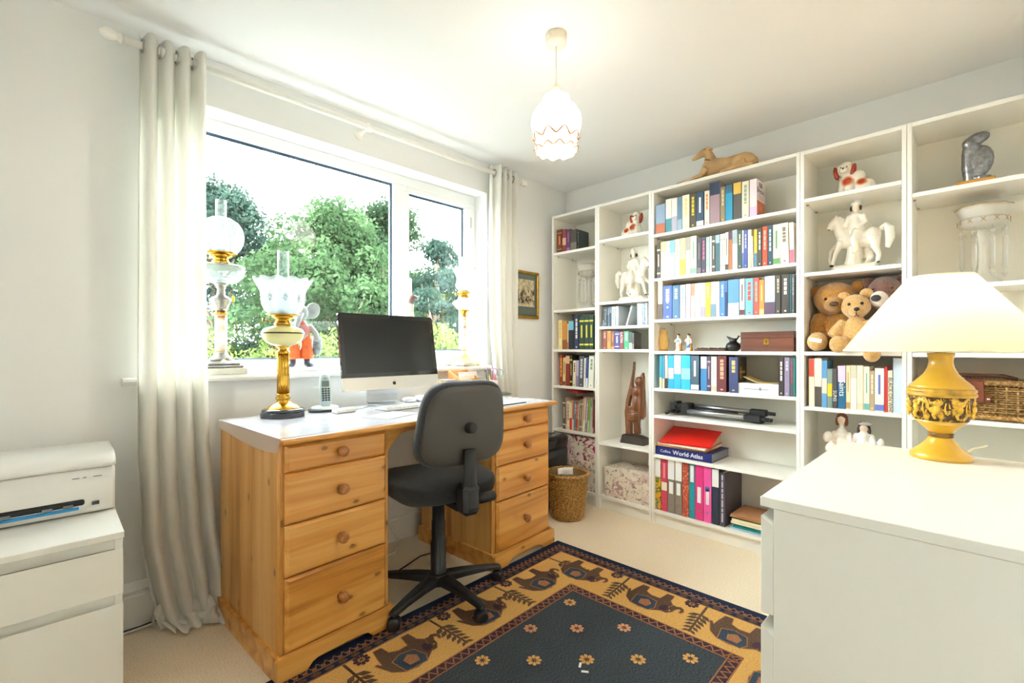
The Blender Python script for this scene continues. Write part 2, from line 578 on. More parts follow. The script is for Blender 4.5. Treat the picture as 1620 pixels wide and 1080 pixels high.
def leaf_mat(c1, c2, c3):
    key = ('leaf', c1)
    if key in _M: return _M[key]
    t = NT('foliage_' + c1)
    nz = t.n('ShaderNodeTexNoise'); nz.inputs['Scale'].default_value = 1.6; nz.inputs['Detail'].default_value = 5
    t.l(t.obj(), nz.inputs['Vector'])
    t.l(t.ramp(nz.outputs[0], [(0.3, c1), (0.5, c2), (0.7, c3)]), t.b.inputs['Base Color'])
    t.b.inputs['Roughness'].default_value = 0.9
    t.b.inputs['Specular IOR Level'].default_value = 0.0
    tl = t.n('ShaderNodeBsdfTranslucent'); tl.inputs[0].default_value = lin(c3)
    mx = t.n('ShaderNodeMixShader'); mx.inputs[0].default_value = 0.3
    t.l(t.b.outputs[0], mx.inputs[1]); t.l(tl.outputs[0], mx.inputs[2]); t.l(mx.outputs[0], t.out.inputs[0])
    _M[key] = t.m
    return t.m

def foliage_mesh(name, clumps, n, size, seed, m, droop=0.0):
    r = rnd(seed); vs = []; fs = []
    wts = [c[1][0] * c[1][1] + c[1][0] * c[1][2] for c in clumps]
    tot = sum(wts)
    for (c, rad), wt in zip(clumps, wts):
        for _ in range(int(n * wt / tot)):
            a = r.uniform(0, 2 * pi); z = r.uniform(-1, 1); q = sqrt(1 - z * z); k = r.uniform(.45, 1.06) ** .6
            p = Vector((c[0] + rad[0] * q * cos(a) * k, c[1] + rad[1] * q * sin(a) * k, c[2] + rad[2] * z * k))
            d = Vector((r.gauss(0, 1), r.gauss(0, 1), r.gauss(0, 1) - droop)).normalized()
            e = d.cross(Vector((r.gauss(0, 1), r.gauss(0, 1), r.gauss(0, 1)))).normalized()
            L = size * r.uniform(.6, 1.4)
            o = len(vs)
            vs += [p, p + d * L * .5 + e * L * .26, p + d * L, p + d * L * .5 - e * L * .26]
            fs.append((o, o + 1, o + 2, o + 3))
    me = bpy.data.meshes.new(name)
    me.from_pydata([tuple(v) for v in vs], [], fs); me.materials.append(m); me.update()
    return me

BARK = mat('6a5c4a', .9, noise=(12, .3), name='bark')
def crown(seed, h, w, n, base):
    n = int(n * 2.2)
    r = rnd(seed); cl = []
    for _ in range(n):
        z = base + (h - base) * r.random() ** .8
        k = sin(pi * min(1, max(.12, (z - base) / (h - base) * .85 + .12)))
        a = r.uniform(0, 2 * pi); d = w * k * r.uniform(.1, .95)
        s_ = r.uniform(.4, .9) * w * .31
        cl.append(((d * cos(a), d * sin(a), z), (s_, s_, s_ * r.uniform(.5, .8))))
    return cl
LEAF_A = leaf_mat('121c12', '223020', '354732')
LEAF_B = leaf_mat('18261a', '2b3c26', '44573a')
LEAF_C = leaf_mat('141e1a', '26342e', '3a4a40')
LEAF_Y = leaf_mat('2f3b1a', '4a582c', '66743f')
def tree(label, loc, h, w, n, leaf, size, m, seed, base=1.5, droop=0, spread=26):
    t = thing('tree', label, 'tree', loc, 0, 'trees beyond the window')
    cl = crown(seed, h, w, spread, base)
    tr = MB()
    tr.tube([(0, 0, 0), (.05, .03, h * .4), (-.03, .05, h * .75), (0, 0, h * .95)], [.2, .15, .08, .03], 7)
    for c, _ in cl[::3]:
        tr.tube([(0, 0, c[2] * .7), (c[0] * .5, c[1] * .5, c[2] * .82), c], [.07, .04, .015], 5)
    tr.obj('trunk', BARK, t)
    fo = bpy.data.objects.new('foliage', foliage_mesh('foliage', cl, n, size, seed + 1, m, droop)); COL.objects.link(fo); fo.parent = t
    fo['kind'] = 'stuff'
    return t
tree('dark feathery pine at the left edge of the view', (0.35, 12.6, -2.7), 8.2, 2.7, 34000, 0, .12, LEAF_C, 3, 1.2, 0, 34)
tree('broad pale green tree behind the brass desk lamp', (2.4, 9.9, -2.7), 7.5, 2.9, 46000, 0, .12, LEAF_B, 11, .8, .3, 38)
tree('tall green tree crossing the central window bar', (4.5, 10.6, -2.7), 7.9, 3.1, 46000, 0, .12, LEAF_A, 23, .8, .2, 38)
tree('slender drooping birch filling the opening casement', (3.72, 6.9, -2.7), 6.2, 1.5, 24000, 0, .09, LEAF_C, 31, .8, 1.2, 30)
tree('hazy distant tree between the pine and the broad tree', (3.4, 17.5, -2.7), 7.4, 3.8, 30000, 0, .17, LEAF_A, 41, .5, 0, 30)
tree('distant grey green tree at the right of the casement', (8.0, 11.0, -2.7), 5.8, 2.6, 20000, 0, .15, LEAF_C, 53, .5, .2, 26)
tree('distant tree standing behind the tall green tree', (6.6, 15.5, -2.7), 8.2, 3.2, 28000, 0, .16, LEAF_B, 67, .5, 0, 28)
def shrub(label, loc, h, w, seed, m=None):
    t = thing('shrub', label, 'shrub', loc, 0, 'yellow green shrubs below the window')
    r = rnd(seed); cl = [((r.uniform(-.6, .6) * w, r.uniform(-.5, .5) * w, h * r.uniform(.35, .95)), (w * .42, w * .42, h * .14)) for _ in range(16)]
    st = MB()
    for c, _ in cl[:7]: st.tube([(0, 0, 0), (c[0] * .5, c[1] * .5, c[2] * .5), c], [.05, .035, .012], 5)
    st.obj('stem', BARK, t)
    fo = bpy.data.objects.new('foliage', foliage_mesh('foliage', cl, 13000, .085, seed, m or LEAF_Y)); COL.objects.link(fo); fo.parent = t
    fo['kind'] = 'stuff'
shrub('yellow green shrub low at the left edge of the window view', (-0.2, 7.9, -2.7), 3.85, 1.3, 5)
shrub('yellow green shrub low behind the brass desk lamp', (1.15, 7.0, -2.7), 4.0, 1.3, 6)
shrub('yellow green shrub low to the left of the monitor', (2.0, 6.1, -2.7), 3.95, 1.2, 7)
shrub('yellow green shrub hidden mostly by the monitor', (2.9, 5.3, -2.7), 3.95, 1.1, 8)
shrub('yellow green shrub low in the casement beside the pale lamp', (4.3, 4.6, -2.7), 4.0, 1.3, 9)

# ================================================================ five white bookcases in a row
WB = mat('f4f2ea', 0.42, name='white_bookcase_foil')
WBB = mat('f0eee4', 0.6, name='bookcase_back_board')
BXF, BXB, BH = -0.289, -0.008, 2.04
PIN = mat('b8b4a8', .3, .8, name='shelf_pin')
UNITS = {}
def bookcase(label, y0, y1, shelves):
    """y0 is the left end as seen from the room, y1 the right end (smaller)"""
    t = thing('bookcase', label, 'bookcase', (0, (y0 + y1) / 2, 0), 0, 'white bookcases along the wall')
    c = (y0 + y1) / 2; hw = (y0 - y1) / 2 - .0008; P = .016
    for sgn in (1, -1):
        bevel(B((BXF, BXB, sgn * hw, sgn * (hw - P), 0, BH)).obj('side_panel', WB, t), .0012, 1)
    bevel(B((BXF, BXB, -hw + P, hw - P, BH - .018, BH)).obj('top_panel', WB, t), .0012, 1)
    B((BXB - .006, BXB, -hw + P, hw - P, .06, BH - .018)).obj('back_panel', WBB, t)
    bevel(B((BXF, BXB - .006, -hw + P, hw - P, .072, .090)).obj('bottom_panel', WB, t), .0012, 1)
    B((BXF + .022, BXF + .036, -hw + P, hw - P, 0, .072)).obj('kick_board', WB, t)
    for z in shelves:
        s = bevel(B((BXF + .001, BXB - .006, -hw + P + .001, hw - P - .001, z - .018, z)).obj('shelf', WB, t), .0012, 1)
        p = MB()
        for sy in (-1, 1):
            for x in (BXF + .05, BXB - .06): p.lathe([(0.0035, 0), (.0035, .010)], 8, (x, sy * (hw - P) - (.010 if sy > 0 else 0), z - .0215), axis='y')
        p.obj('shelf_pin', PIN, s)
    return t
ED = (-0.095, -0.493, -0.892, -1.689, -2.090, -2.53)
Z1 = (1.770, 1.352, 1.066, .804, .489)
Z2 = (1.799, 1.383, 1.220, 1.068, .446)
Z3 = (1.769, 1.500, 1.249, 1.058, .833, .668, .427)
Z4 = (1.804, 1.443, 1.059, .791, .44)
Z5 = (1.738, 1.335, 1.056, .787, .44)
bookcase('narrow white bookcase in the corner beside the framed picture', ED[0], ED[1], Z1)
bookcase('narrow white bookcase holding the tall carved wooden figure', ED[1], ED[2], Z2)
bookcase('wide white bookcase filled with paperbacks and coloured binders', ED[2], ED[3], Z3)
bookcase('narrow white bookcase holding the teddy bears', ED[3], ED[4], Z4)
bookcase('rightmost white bookcase holding the silver sculpture and wicker hamper', ED[4], ED[5], Z5)

# ---- books
COLN = {'black': (30, 30, 32), 'charcoal': (74, 72, 70), 'grey': (140, 140, 142), 'pale grey': (205, 210, 214), 'white': (238, 236, 232),
        'cream': (236, 226, 205), 'yellow': (236, 196, 60), 'pale yellow': (242, 222, 165), 'orange': (236, 145, 66), 'tan': (205, 165, 110), 'brown': (120, 78, 52),
        'dark brown': (66, 50, 40), 'red': (208, 62, 48), 'dark red': (125, 45, 42), 'pink': (232, 140, 175), 'magenta': (220, 60, 130), 'mauve': (155, 130, 150), 'purple': (90, 60, 95),
        'navy blue': (35, 50, 92), 'blue': (64, 98, 176), 'light blue': (110, 175, 220), 'pale blue': (190, 214, 228), 'slate blue': (85, 115, 140), 'bright blue': (38, 150, 205),
        'teal': (40, 110, 120), 'pale green': (180, 205, 190), 'green': (60, 150, 90), 'dark green': (35, 65, 52), 'lime green': (128, 174, 60), 'olive': (130, 118, 85)}
def cname(h):
    v = [int(h[i:i + 2], 16) for i in (0, 2, 4)]
    return min(COLN, key=lambda k: sum((a - b) ** 2 for a, b in zip(COLN[k], v)))
ORD = ['first', 'second', 'third', 'fourth', 'fifth', 'sixth', 'seventh', 'eighth', 'ninth', 'tenth', 'eleventh', 'twelfth', 'thirteenth', 'fourteenth', 'fifteenth', 'sixteenth',
       'seventeenth', 'eighteenth', 'nineteenth', 'twentieth', 'twenty-first', 'twenty-second', 'twenty-third', 'twenty-fourth', 'twenty-fifth', 'twenty-sixth', 'twenty-seventh',
       'twenty-eighth', 'twenty-ninth', 'thirtieth']
PAGES = mat('efe6d2', .9, noise=(60, .06), name='page_edges')
def book(name, label, cat, y0, t, h, z, col, band, xf, depth, group, lean=0.0, style=None, seed=0, soft=True):
    """one volume standing on a shelf: cover (spine and two boards), page block, printed bands on the spine"""
    r = rnd(seed)
    cm = mat(col, .45, name='cover_' + col)
    o = MB(); e = min(.0022, t * .16)
    o.box(0, e, -t, 0, 0, h); o.box(e, depth, -t, -t + e, 0, h); o.box(e, depth, -e, 0, 0, h)
    root = o.obj(name, cm, None, (xf, y0, z + .0005), (lean, 0, 0))
    tag(root, label, cat, group)
    k = .0015 if soft else .004
    B((e + .0002, depth - k, -t + e, -e, k, h - k)).obj('pages', PAGES, root)
    bm_ = mat(band, .45, name='print_' + band)
    def strip(z0, z1, m, a=.0, b=.0):
        B((-.0004, .0002, -t + .0006 + a, -.0006 - b, z0, z1)).obj('spine_print', m, root)
    st = style or r.choice(['title', 'title', 'bands', 'half', 'top', 'foot'])
    w_ = t * .5
    if st == 'title':       # vertical lettering-like bars and a small mark at the foot
        n = r.randint(3, 6); z1 = h * .9
        for i in range(n):
            L = h * r.uniform(.05, .14)
            if z1 - L < h * .28: break
            strip(z1 - L, z1, bm_, t * .28, t * .30); z1 -= L + h * .02
        strip(h * .05, h * .09, bm_, t * .35, t * .35)
    elif st == 'bands':
        for q in (.12, .82): strip(h * q, h * (q + .05), bm_)
        strip(h * .35, h * .72, bm_, t * .32, t * .34)
    elif st == 'half':
        strip(0.001, h * r.uniform(.25, .45), bm_); 
    elif st == 'top':
        strip(h * r.uniform(.62, .8), h - .001, bm_)
    elif st == 'foot':
        strip(h * .02, h * .16, bm_); strip(h * .4, h * .85, bm_, t * .36, t * .36)
    elif st == 'cell':      # block of colour in the middle
        strip(h * .30, h * .62, bm_)
    return root
def row(rows, z, xf, depth, where, group, noun='book', lean={}, styles={}, seed=0, name='book', cat='book', soft=True, first=0):
    made = []
    for i, q in enumerate(rows):
        y0, t, h, col, band = q[:5]
        lab = f'{cname(col)} {noun}, {ORD[i + first]} from the left {where}'
        d = depth if not callable(depth) else depth(h)
        made.append(book(name, lab, cat, y0, t - .0012, h, z, col, band, xf, min(d, .25), group, lean.get(i, 0), styles.get(i), seed * 100 + i, soft))
    return made

# spine positions in metres along the wall: left edge, thickness, height, cover colour, print colour
R31=[ (-0.916,0.062,0.177,'8aa0b8','b8673f'),(-0.981,0.037,0.198,'efe3d8','3f8f9a'),(-1.019,0.034,0.196,'eadcd6','a9a9b8'),(-1.053,0.03,0.194,'5f7f9a','8fa9bd'),(-1.084,0.043,0.198,'e6e2c4','d8c88f'),(-1.129,0.037,0.197,'4a4430','d9c23a'),(-1.167,0.043,0.194,'2f4a63','f0ece4'),(-1.214,0.028,0.193,'efe2cf','d98a3a'),(-1.244,0.056,0.232,'9a8089','23344f'),(-1.302,0.026,0.195,'8a7a5a','c9b98f'),(-1.329,0.038,0.196,'1f8fb5','2a5f7a'),(-1.37,0.042,0.199,'4f4c48','d8b04a'),(-1.414,0.036,0.195,'e3dcc4','93a58f'),(-1.453,0.036,0.196,'e8d6da','d5b9d9') ]
R32=[ (-0.922,0.025,0.202,'3d302a','d9c79f'),(-0.949,0.032,0.217,'efe3b8','d9c98a'),(-0.981,0.026,0.216,'e6e0cc','b9bdb5'),(-1.007,0.031,0.217,'b8d6e0','7fb0c4'),(-1.039,0.03,0.218,'efe6cc','cfc4a0'),(-1.07,0.034,0.219,'f2dfa0','e0b84f'),(-1.105,0.027,0.219,'e2dac8','a9a39a'),(-1.133,0.036,0.22,'dfe0c6','8fae9a'),(-1.17,0.026,0.205,'4c4650','7a7080'),(-1.197,0.025,0.204,'464458','d9708f'),(-1.223,0.019,0.201,'a9c3bd','dfe8e4'),(-1.243,0.012,0.203,'d2ecea','9fd0d0'),(-1.256,0.017,0.203,'5a4f46','e0d8c8'),(-1.274,0.025,0.203,'3f6a74','9fc4cc'),(-1.3,0.027,0.204,'ece6dc','b9b0a4'),(-1.328,0.017,0.208,'e8e2d6','3a3a3a'),(-1.346,0.018,0.211,'b06c40','54405a'),(-1.365,0.027,0.215,'d5dcdd','9fb0b8'),(-1.393,0.021,0.208,'345248','e6d9b0'),(-1.415,0.009,0.205,'f0eee8','3a55a8'),(-1.425,0.017,0.202,'3a55a8','dfe2ee'),(-1.444,0.018,0.202,'efe6d6','c9b9a4'),(-1.463,0.009,0.166,'f2eee6','cfc8c0'),(-1.475,0.015,0.199,'e8c640','3f7fae'),(-1.491,0.022,0.201,'3a3a34','e6e2d8'),(-1.515,0.024,0.205,'e04a28','f0b09a'),(-1.54,0.024,0.206,'23465a','b9d0d9'),(-1.565,0.033,0.205,'efe8cf','5f9a5a'),(-1.6,0.038,0.206,'f0e6d2','8a7f70'),(-1.641,0.021,0.203,'f2e2d4','d9708a') ]
R33=[ (-0.93,0.031,0.234,'d6bfa0','5a4636'),(-0.964,0.057,0.2,'3f5db0','e6eaf4'),(-1.023,0.044,0.197,'3f6f98','cfe0ea'),(-1.07,0.033,0.196,'cfe2e6','8fb4c4'),(-1.105,0.03,0.198,'e8a5b0','f4e4e2'),(-1.137,0.021,0.197,'f0e6da','c48a70'),(-1.16,0.033,0.197,'f1ebdd','c9bfae'),(-1.195,0.024,0.197,'dcd8ea','a99fc4'),(-1.22,0.028,0.196,'f0c437','fae6a0'),(-1.25,0.029,0.196,'f0e9d8','6f90a9'),(-1.28,0.018,0.195,'f2e4dc','d9a9a4'),(-1.3,0.026,0.195,'4a86cf','bcd6f0'),(-1.326,0.014,0.193,'22366a','4f6fae'),(-1.342,0.059,0.198,'5a94bf','dbe9f2'),(-1.403,0.026,0.196,'ecdcd4','5f3a34'),(-1.432,0.039,0.195,'6fb6dc','d9544a'),(-1.472,0.027,0.195,'d2544e','7fae9a'),(-1.5,0.024,0.182,'f2913f','f6c48a'),(-1.526,0.049,0.197,'bcd3e2','5f4a63'),(-1.577,0.023,0.198,'4a4744','e0c9a4'),(-1.604,0.035,0.197,'44413f','e2ddd4'),(-1.64,0.009,0.194,'1f5a60','2f7a80'),(-1.65,0.012,0.195,'5d5d62','b9bcc4') ]
R35=[ (-0.94,0.017,0.196,'2f9ab0','d9c49a'),(-0.958,0.016,0.199,'2588ae','d9c49a'),(-0.975,0.02,0.199,'e6bfb4','2a2a30'),(-0.997,0.035,0.199,'1fa5dc','e6e8ea'),(-1.033,0.043,0.2,'e8e8ea','27a9d6'),(-1.077,0.056,0.201,'2bb2e2','8fd4ee'),(-1.135,0.048,0.199,'4a5f70','dfe6ea'),(-1.192,0.036,0.195,'3f7fb4','e8ecee'),(-1.229,0.019,0.196,'54465a','b9a9bd'),(-1.251,0.031,0.195,'ece6da','c9bda9'),(-1.285,0.049,0.199,'6a2f34','d9a98a'),(-1.348,0.046,0.194,'3f4a78','d9b86a') ]
R35b=[ (-1.591,0.024,0.193,'3a2f33','e6e0dc'),(-1.617,0.024,0.195,'8f84a0','cfc4dc'),(-1.642,0.016,0.194,'53585f','b03a5a'),(-1.658,0.005,0.192,'3fa0a0','7fd0d0') ]
R11=[ (-0.128,0.049,0.169,'5a3420','c9722f'),(-0.179,0.036,0.163,'8a3a3a','d9a08a'),(-0.217,0.033,0.157,'5f3560','9a6a9a'),(-0.252,0.056,0.146,'4a4840','7a766a'),(-0.316,0.01,0.137,'33383a','8a8f8f') ]
R13=[ (-0.144,0.033,0.214,'ecd9a0','d9b86a'),(-0.179,0.044,0.199,'cf8a35','8f5a1f'),(-0.225,0.009,0.185,'e8e2da','a83a3a'),(-0.236,0.047,0.201,'22252a','7fc4dc'),(-0.287,0.039,0.24,'22305a','e6e2da'),(-0.331,0.041,0.234,'1f3f33','d2c93a'),(-0.374,0.04,0.234,'1d3d31','d2c93a'),(-0.416,0.034,0.234,'20402f','d2c93a') ]
R14=[ (-0.155,0.026,0.224,'9a3a25','e8b04a'),(-0.182,0.026,0.203,'dcc088','6a5a3a'),(-0.209,0.038,0.217,'8c2f24','d9b08a'),(-0.248,0.022,0.221,'25231f','d9c23a'),(-0.271,0.028,0.184,'e2d4b8','3a342c'),(-0.301,0.022,0.185,'b9aec9','8a7fa0'),(-0.324,0.043,0.218,'55585f','c9cbd0'),(-0.368,0.015,0.202,'eeeae2','b9b4aa'),(-0.384,0.02,0.21,'2d4a86','dfe4ee'),(-0.406,0.043,0.219,'e6e6d8','8fa07f') ]
R15=[ (-0.17,0.028,0.223,'6a5f50','d9cdb8'),(-0.199,0.01,0.229,'c9a08a','f0e6dc'),(-0.21,0.022,0.203,'efe4c9','4a5a6a'),(-0.233,0.022,0.194,'ecdcb0','d0402a'),(-0.256,0.014,0.212,'c46a5a','e6dcd4'),(-0.271,0.016,0.211,'5f8a96','d9e2e4'),(-0.288,0.012,0.206,'d0402f','f0dcd4'),(-0.301,0.014,0.21,'a89a7a','e6dfd0'),(-0.316,0.019,0.226,'8a7a5a','c9bda0'),(-0.336,0.012,0.231,'c4a48a','efe4da'),(-0.349,0.017,0.24,'d9b9a4','f2e9e0'),(-0.367,0.018,0.225,'9a8fa0','e6e2ea'),(-0.386,0.016,0.235,'7fae3a','c4dc8a'),(-0.403,0.017,0.24,'c4ccc4','8a968a'),(-0.421,0.01,0.241,'e2d2c4','b98a7a'),(-0.432,0.01,0.234,'8a3f3a','d9b4a4') ]
R23=[ (-0.526,0.013,0.128,'3a444c','7f8f9a'),(-0.54,0.013,0.128,'5a6870','aab8c0'),(-0.554,0.013,0.128,'38424e','8f9aa4'),(-0.568,0.012,0.13,'4f6a8a','b4c4d4'),(-0.581,0.012,0.129,'2f3840','7f8f9a'),(-0.595,0.029,0.129,'c4c8cc','9aa0a6'),(-0.625,0.024,0.129,'d2d8dc','a4b0b8'),(-0.785,0.025,0.136,'e8ecee','b4bcc4'),(-0.811,0.011,0.134,'a4b4c0','e6ecf0'),(-0.823,0.009,0.134,'c9d2da','8fa0ae'),(-0.834,0.01,0.135,'7f8fa0','c9d4dc'),(-0.844,0.009,0.136,'dfe4e8','a9b4bd') ]
R24=[ (-0.526,0.033,0.125,'8a3f2c','d9a98f'),(-0.561,0.029,0.122,'d59a4a','a86a2a'),(-0.592,0.026,0.119,'8f5038','c98a6a'),(-0.62,0.034,0.117,'34489a','e6e4e8'),(-0.656,0.03,0.114,'8a2f38','f0ece8'),(-0.688,0.037,0.117,'2fa06a','e8f0ea'),(-0.726,0.022,0.111,'3a4440','e2e6e0'),(-0.749,0.013,0.104,'4f4a44','8f887c') ]
R44=[ (-1.722,0.024,0.233,'efe4d0','c9503f','2f8a5a','4fb0c4'),(-1.746,0.03,0.235,'f0e2cc','4a443c'),(-1.776,0.022,0.225,'5a94c4','e8dcc4'),(-1.798,0.021,0.186,'7a8f88','e2bf2f'),(-1.819,0.019,0.187,'4a4a4c','d9803f'),(-1.84,0.031,0.202,'1f5f86','f0c4dc'),(-1.872,0.017,0.203,'f2d2a8','b08a54'),(-1.889,0.024,0.204,'f0e9d8','c9c4b0'),(-1.913,0.024,0.204,'f4e6c8','d9cdb0'),(-1.938,0.022,0.2,'f0e6cc','6fb0a4'),(-1.96,0.018,0.183,'b09a78','e6dac0'),(-1.978,0.034,0.194,'e2e6da','5f6fb4'),(-2.013,0.01,0.202,'d03030','f0e0d8'),(-2.024,0.017,0.185,'eadcc4','2a2622'),(-2.042,0.031,0.24,'c4d2e0','9fb0c0') ]
BIND=[ (-0.907,0.038,0.313,'e8b820','3f7a3a'),(-0.948,0.039,0.318,'d2435a','f0e0d0'),(-0.989,0.045,0.316,'8a8074','ececec'),(-1.036,0.043,0.316,'8a8074','ececec'),(-1.081,0.039,0.318,'c9553f','e8a070'),(-1.122,0.034,0.319,'1f95a4','e8f0f0'),(-1.157,0.047,0.315,'dc3a80','f4eef0'),(-1.206,0.044,0.313,'ec5aa4','f4eef4'),(-1.252,0.04,0.31,'33384a','e6e8ec'),(-1.295,0.03,0.296,'4f4a58','b9b4c0') ]

# ================================================================ what stands on the shelves
FR = -pi / 2      # things built as seen from the room (x right, y away, z up) turn by this
PB = .135
m31 = row(R31, Z3[0], -.278, PB, "on wide bookcase's top shelf", "books on the wide bookcase's top shelf", 'paperback', styles={0: 'half', 1: 'half', 5: 'title', 6: 'foot', 8: 'top', 10: 'top', 13: 'half'}, seed=31)
m32 = row(R32, Z3[1], -.278, PB, "on wide bookcase's second shelf", "books on the wide bookcase's second shelf", 'paperback', lean={22: -.02, 28: -.02, 29: -.02}, styles={0: 'bands', 16: 'top', 20: 'title', 23: 'half', 24: 'title', 25: 'title', 26: 'title'}, seed=32)
m33 = row(R33, Z3[2], -.278, PB, "on wide bookcase's third shelf", "books on the wide bookcase's third shelf", 'paperback', styles={1: 'title', 2: 'title', 4: 'top', 8: 'title', 13: 'half', 18: 'half', 19: 'title', 20: 'title', 22: 'title'}, seed=33)
m35 = row(R35, Z3[4], -.278, PB, "on wide bookcase's fifth shelf", "books on the wide bookcase's fifth shelf", 'paperback', styles={0: 'half', 1: 'half', 2: 'half', 3: 'cell', 4: 'half', 5: 'cell', 6: 'foot', 7: 'top', 10: 'title', 11: 'title'}, seed=35)
m35b = row(R35b, Z3[4], -.278, PB, "in the right-hand four on wide bookcase's fifth shelf", "books on the wide bookcase's fifth shelf", 'paperback', seed=36)
m11 = row(R11, Z1[0], -.27, .12, "on corner bookcase's top shelf", "books on the corner bookcase's top shelf", 'old hardback', styles={0: 'bands', 1: 'cell'}, seed=11, soft=False)
m13 = row(R13, Z1[2], -.27, .15, "on corner bookcase's third shelf", "books on the corner bookcase's third shelf", 'book', styles={0: 'title', 3: 'top', 4: 'title', 5: 'bands', 6: 'bands', 7: 'bands'}, seed=13, soft=False)
m14 = row(R14, Z1[3], -.27, .15, "on corner bookcase's fourth shelf", "books on the corner bookcase's fourth shelf", 'book', lean={1: .02, 4: .03, 5: .03, 6: .03, 7: .03, 8: .04, 9: .045}, seed=14)
m15 = row(R15, Z1[4], -.255, .20, "on corner bookcase's fifth shelf", "magazines on the corner bookcase's fifth shelf", 'magazine', lean={i: .03 + .006 * max(0, i - 4) for i in range(4, 14)}, seed=15, name='magazine', cat='magazine')
m23 = row([q for q in R23], Z2[2], -.27, .14, "among disc cases above the small books", "disc cases on the second bookcase", 'disc case', seed=23, name='disc_case', cat='disc case')
m24 = row(R24, Z2[3], -.27, .09, "on second bookcase's shelf above the carved figure", "small books on the second bookcase", 'small book', seed=24, styles={3: 'bands', 4: 'plain', 5: 'title'})
m44 = row(R44, Z4[3], -.272, PB, "on the shelf below the teddy bears", "books below the teddy bears", 'book', styles={0: 'top', 2: 'cell', 3: 'cell', 4: 'plain', 5: 'top', 9: 'foot', 11: 'foot', 12: 'plain', 13: 'plain', 14: 'plain'}, seed=44)
def spine_text(b, s, size, t, ztop, col, off=0.5):
    return text(s, size, (-.0012, -t * off, ztop), (0, 0, -1), (0, -1, 0), mat(col, .5), b, 'title_lettering')
spine_text(m44[5], 'Saints', .033, R44[5][1], .135, 'f4f2ee', .52)
spine_text(m44[13], 'BLACK ON WHITE', .021, R44[13][1], .155, '2a2622')
spine_text(m44[4], 'SUNS', .022, R44[4][1], .085, 'eeeeea')
spine_text(m24[4], 'LATIN', .024, R24[4][1], .108, 'f4efe8')
# printed front cover of the last paperback on the top shelf
c = m31[13]; t_ = R31[13][1] - .0012
B((.004, .130, -t_ - .0004, -t_ + .0002, .002, .085)).obj('cover_print', mat('cf6a3c', .5), c)
MB().lathe([(.0001, 0), (.022, 0), (.022, .0006)], 20, (.06, -t_ - .0010, .045), axis='y').obj('cover_emblem', mat('d98a66', .5), c)
for s_, zz in (('Bill', .170), ('Bryson', .140)):
    text(s_, .040, (.062, -t_ - .0008, zz), (1, 0, 0), (0, 0, 1), mat('4a3f3a', .5), c, 'cover_lettering', 'CENTER')
B((.02, .11, -t_ - .0006, -t_, .108, .114), (.03, .10, -t_ - .0006, -t_, .097, .102)).obj('cover_print', mat('d8b0a4', .5), c)
# dark hardback's cover with its gilt emblem, fifth shelf
c = m35[11]; t_ = R35[11][1] - .0012
B((.003, .132, -t_ - .0004, -t_ + .0002, .002, R35[11][2] - .002)).obj('cover_print', mat('3d3634', .5), c)
B((.03, .11, -t_ - .0009, -t_, .105, .118), (.04, .055, -t_ - .0009, -t_, .075, .14)).obj('cover_emblem', mat('c49a52', .4), c)
# moons on the royal blue paperback
c = m33[1]
for q, zz in enumerate((.165, .135, .10, .07)):
    MB().lathe([(.0001, 0), (.009 - q * .0008, 0), (.009 - q * .0008, .0008)], 14, (-.0008, -R33[1][1] * .5, zz), axis='x').obj('spine_print', mat('eef0f6', .5), c)

# lying white book with a tan envelope on it
o = B((0, .16, -.197, 0, 0, .055)).obj('book', mat('f2f2f0', .5), None, (-.27, -1.392, Z3[4] + .0005)); tag(o, 'thick white paperback lying flat under a tan envelope', 'book')
B((-.0006, .0002, -.15, -.03, .024, .028), (-.0006, .0002, -.115, -.105, .018, .036)).obj('spine_print', mat('8a8f98', .5), o)
e = MB(); e.grid(8, 4, lambda u, v: (.005 + .14 * v, -.02 - .175 * u, .0 + .032 * max(0, (1 - u * 2.2)) ** 1.2 + .002)); e.M = None
o = e.obj('envelope', mat('c9b27a', .8), None, (-.262, -1.392, Z3[4] + .0565)); tag(o, 'tan paper envelope curling up on the lying white book', 'envelope')
sd = o.modifiers.new('thick', 'SOLIDIFY'); sd.thickness = .002

# leaning grey disc wallet
o = B((0, .14, -.012, 0, 0, .135), b=.002).obj('disc_wallet', mat('b9bfc2', .5), None, (-.27, -.700, Z2[2] + .001), (.30, 0, 0)); tag(o, 'grey slab-like disc case leaning over to the right', 'disc case')
# loose red book on the magazines
o = MB(); o.box(0, .19, -.105, 0, 0, .022, b=.002)
o = o.obj('book', mat('9a1f22', .4), None, (-.26, -.205, Z1[4] + .272), (.10, 0, 0)); tag(o, 'dark red book lying flat on top of the magazines', 'book')
B((.001, .189, -.1, -.003, .003, .019)).obj('pages', PAGES, o)

# ---- lever arch files
m_b = []
FN = {0: 'yellow and green photo-print', 1: 'crimson', 2: 'taupe', 3: 'taupe', 4: 'rust patterned', 5: 'teal', 6: 'magenta', 7: 'pink', 8: 'navy', 9: 'dark purple-grey'}
def floral(name, base, cols, scale=20):
    key = ('floral', name)
    if key in _M: return _M[key]
    t = NT(name)
    c = None
    for i, (cl, lo, hi, sc) in enumerate(cols):
        nz = t.n('ShaderNodeTexNoise'); nz.inputs['Scale'].default_value = sc; nz.inputs['Detail'].default_value = 3; nz.inputs['Distortion'].default_value = 1.5
        t.l(t.mapped((1, 1, 1), (i * 3.7, i * 1.3, 0), rnd=True), nz.inputs['Vector'])
        k = t.ramp(nz.outputs[0], [(lo, '000000'), (hi, 'ffffff')])
        c = t.mix(k, c if c is not None else base, cl)
    t.l(c, t.b.inputs['Base Color']); t.b.inputs['Roughness'].default_value = .6
    _M[key] = t.m
    return t.m
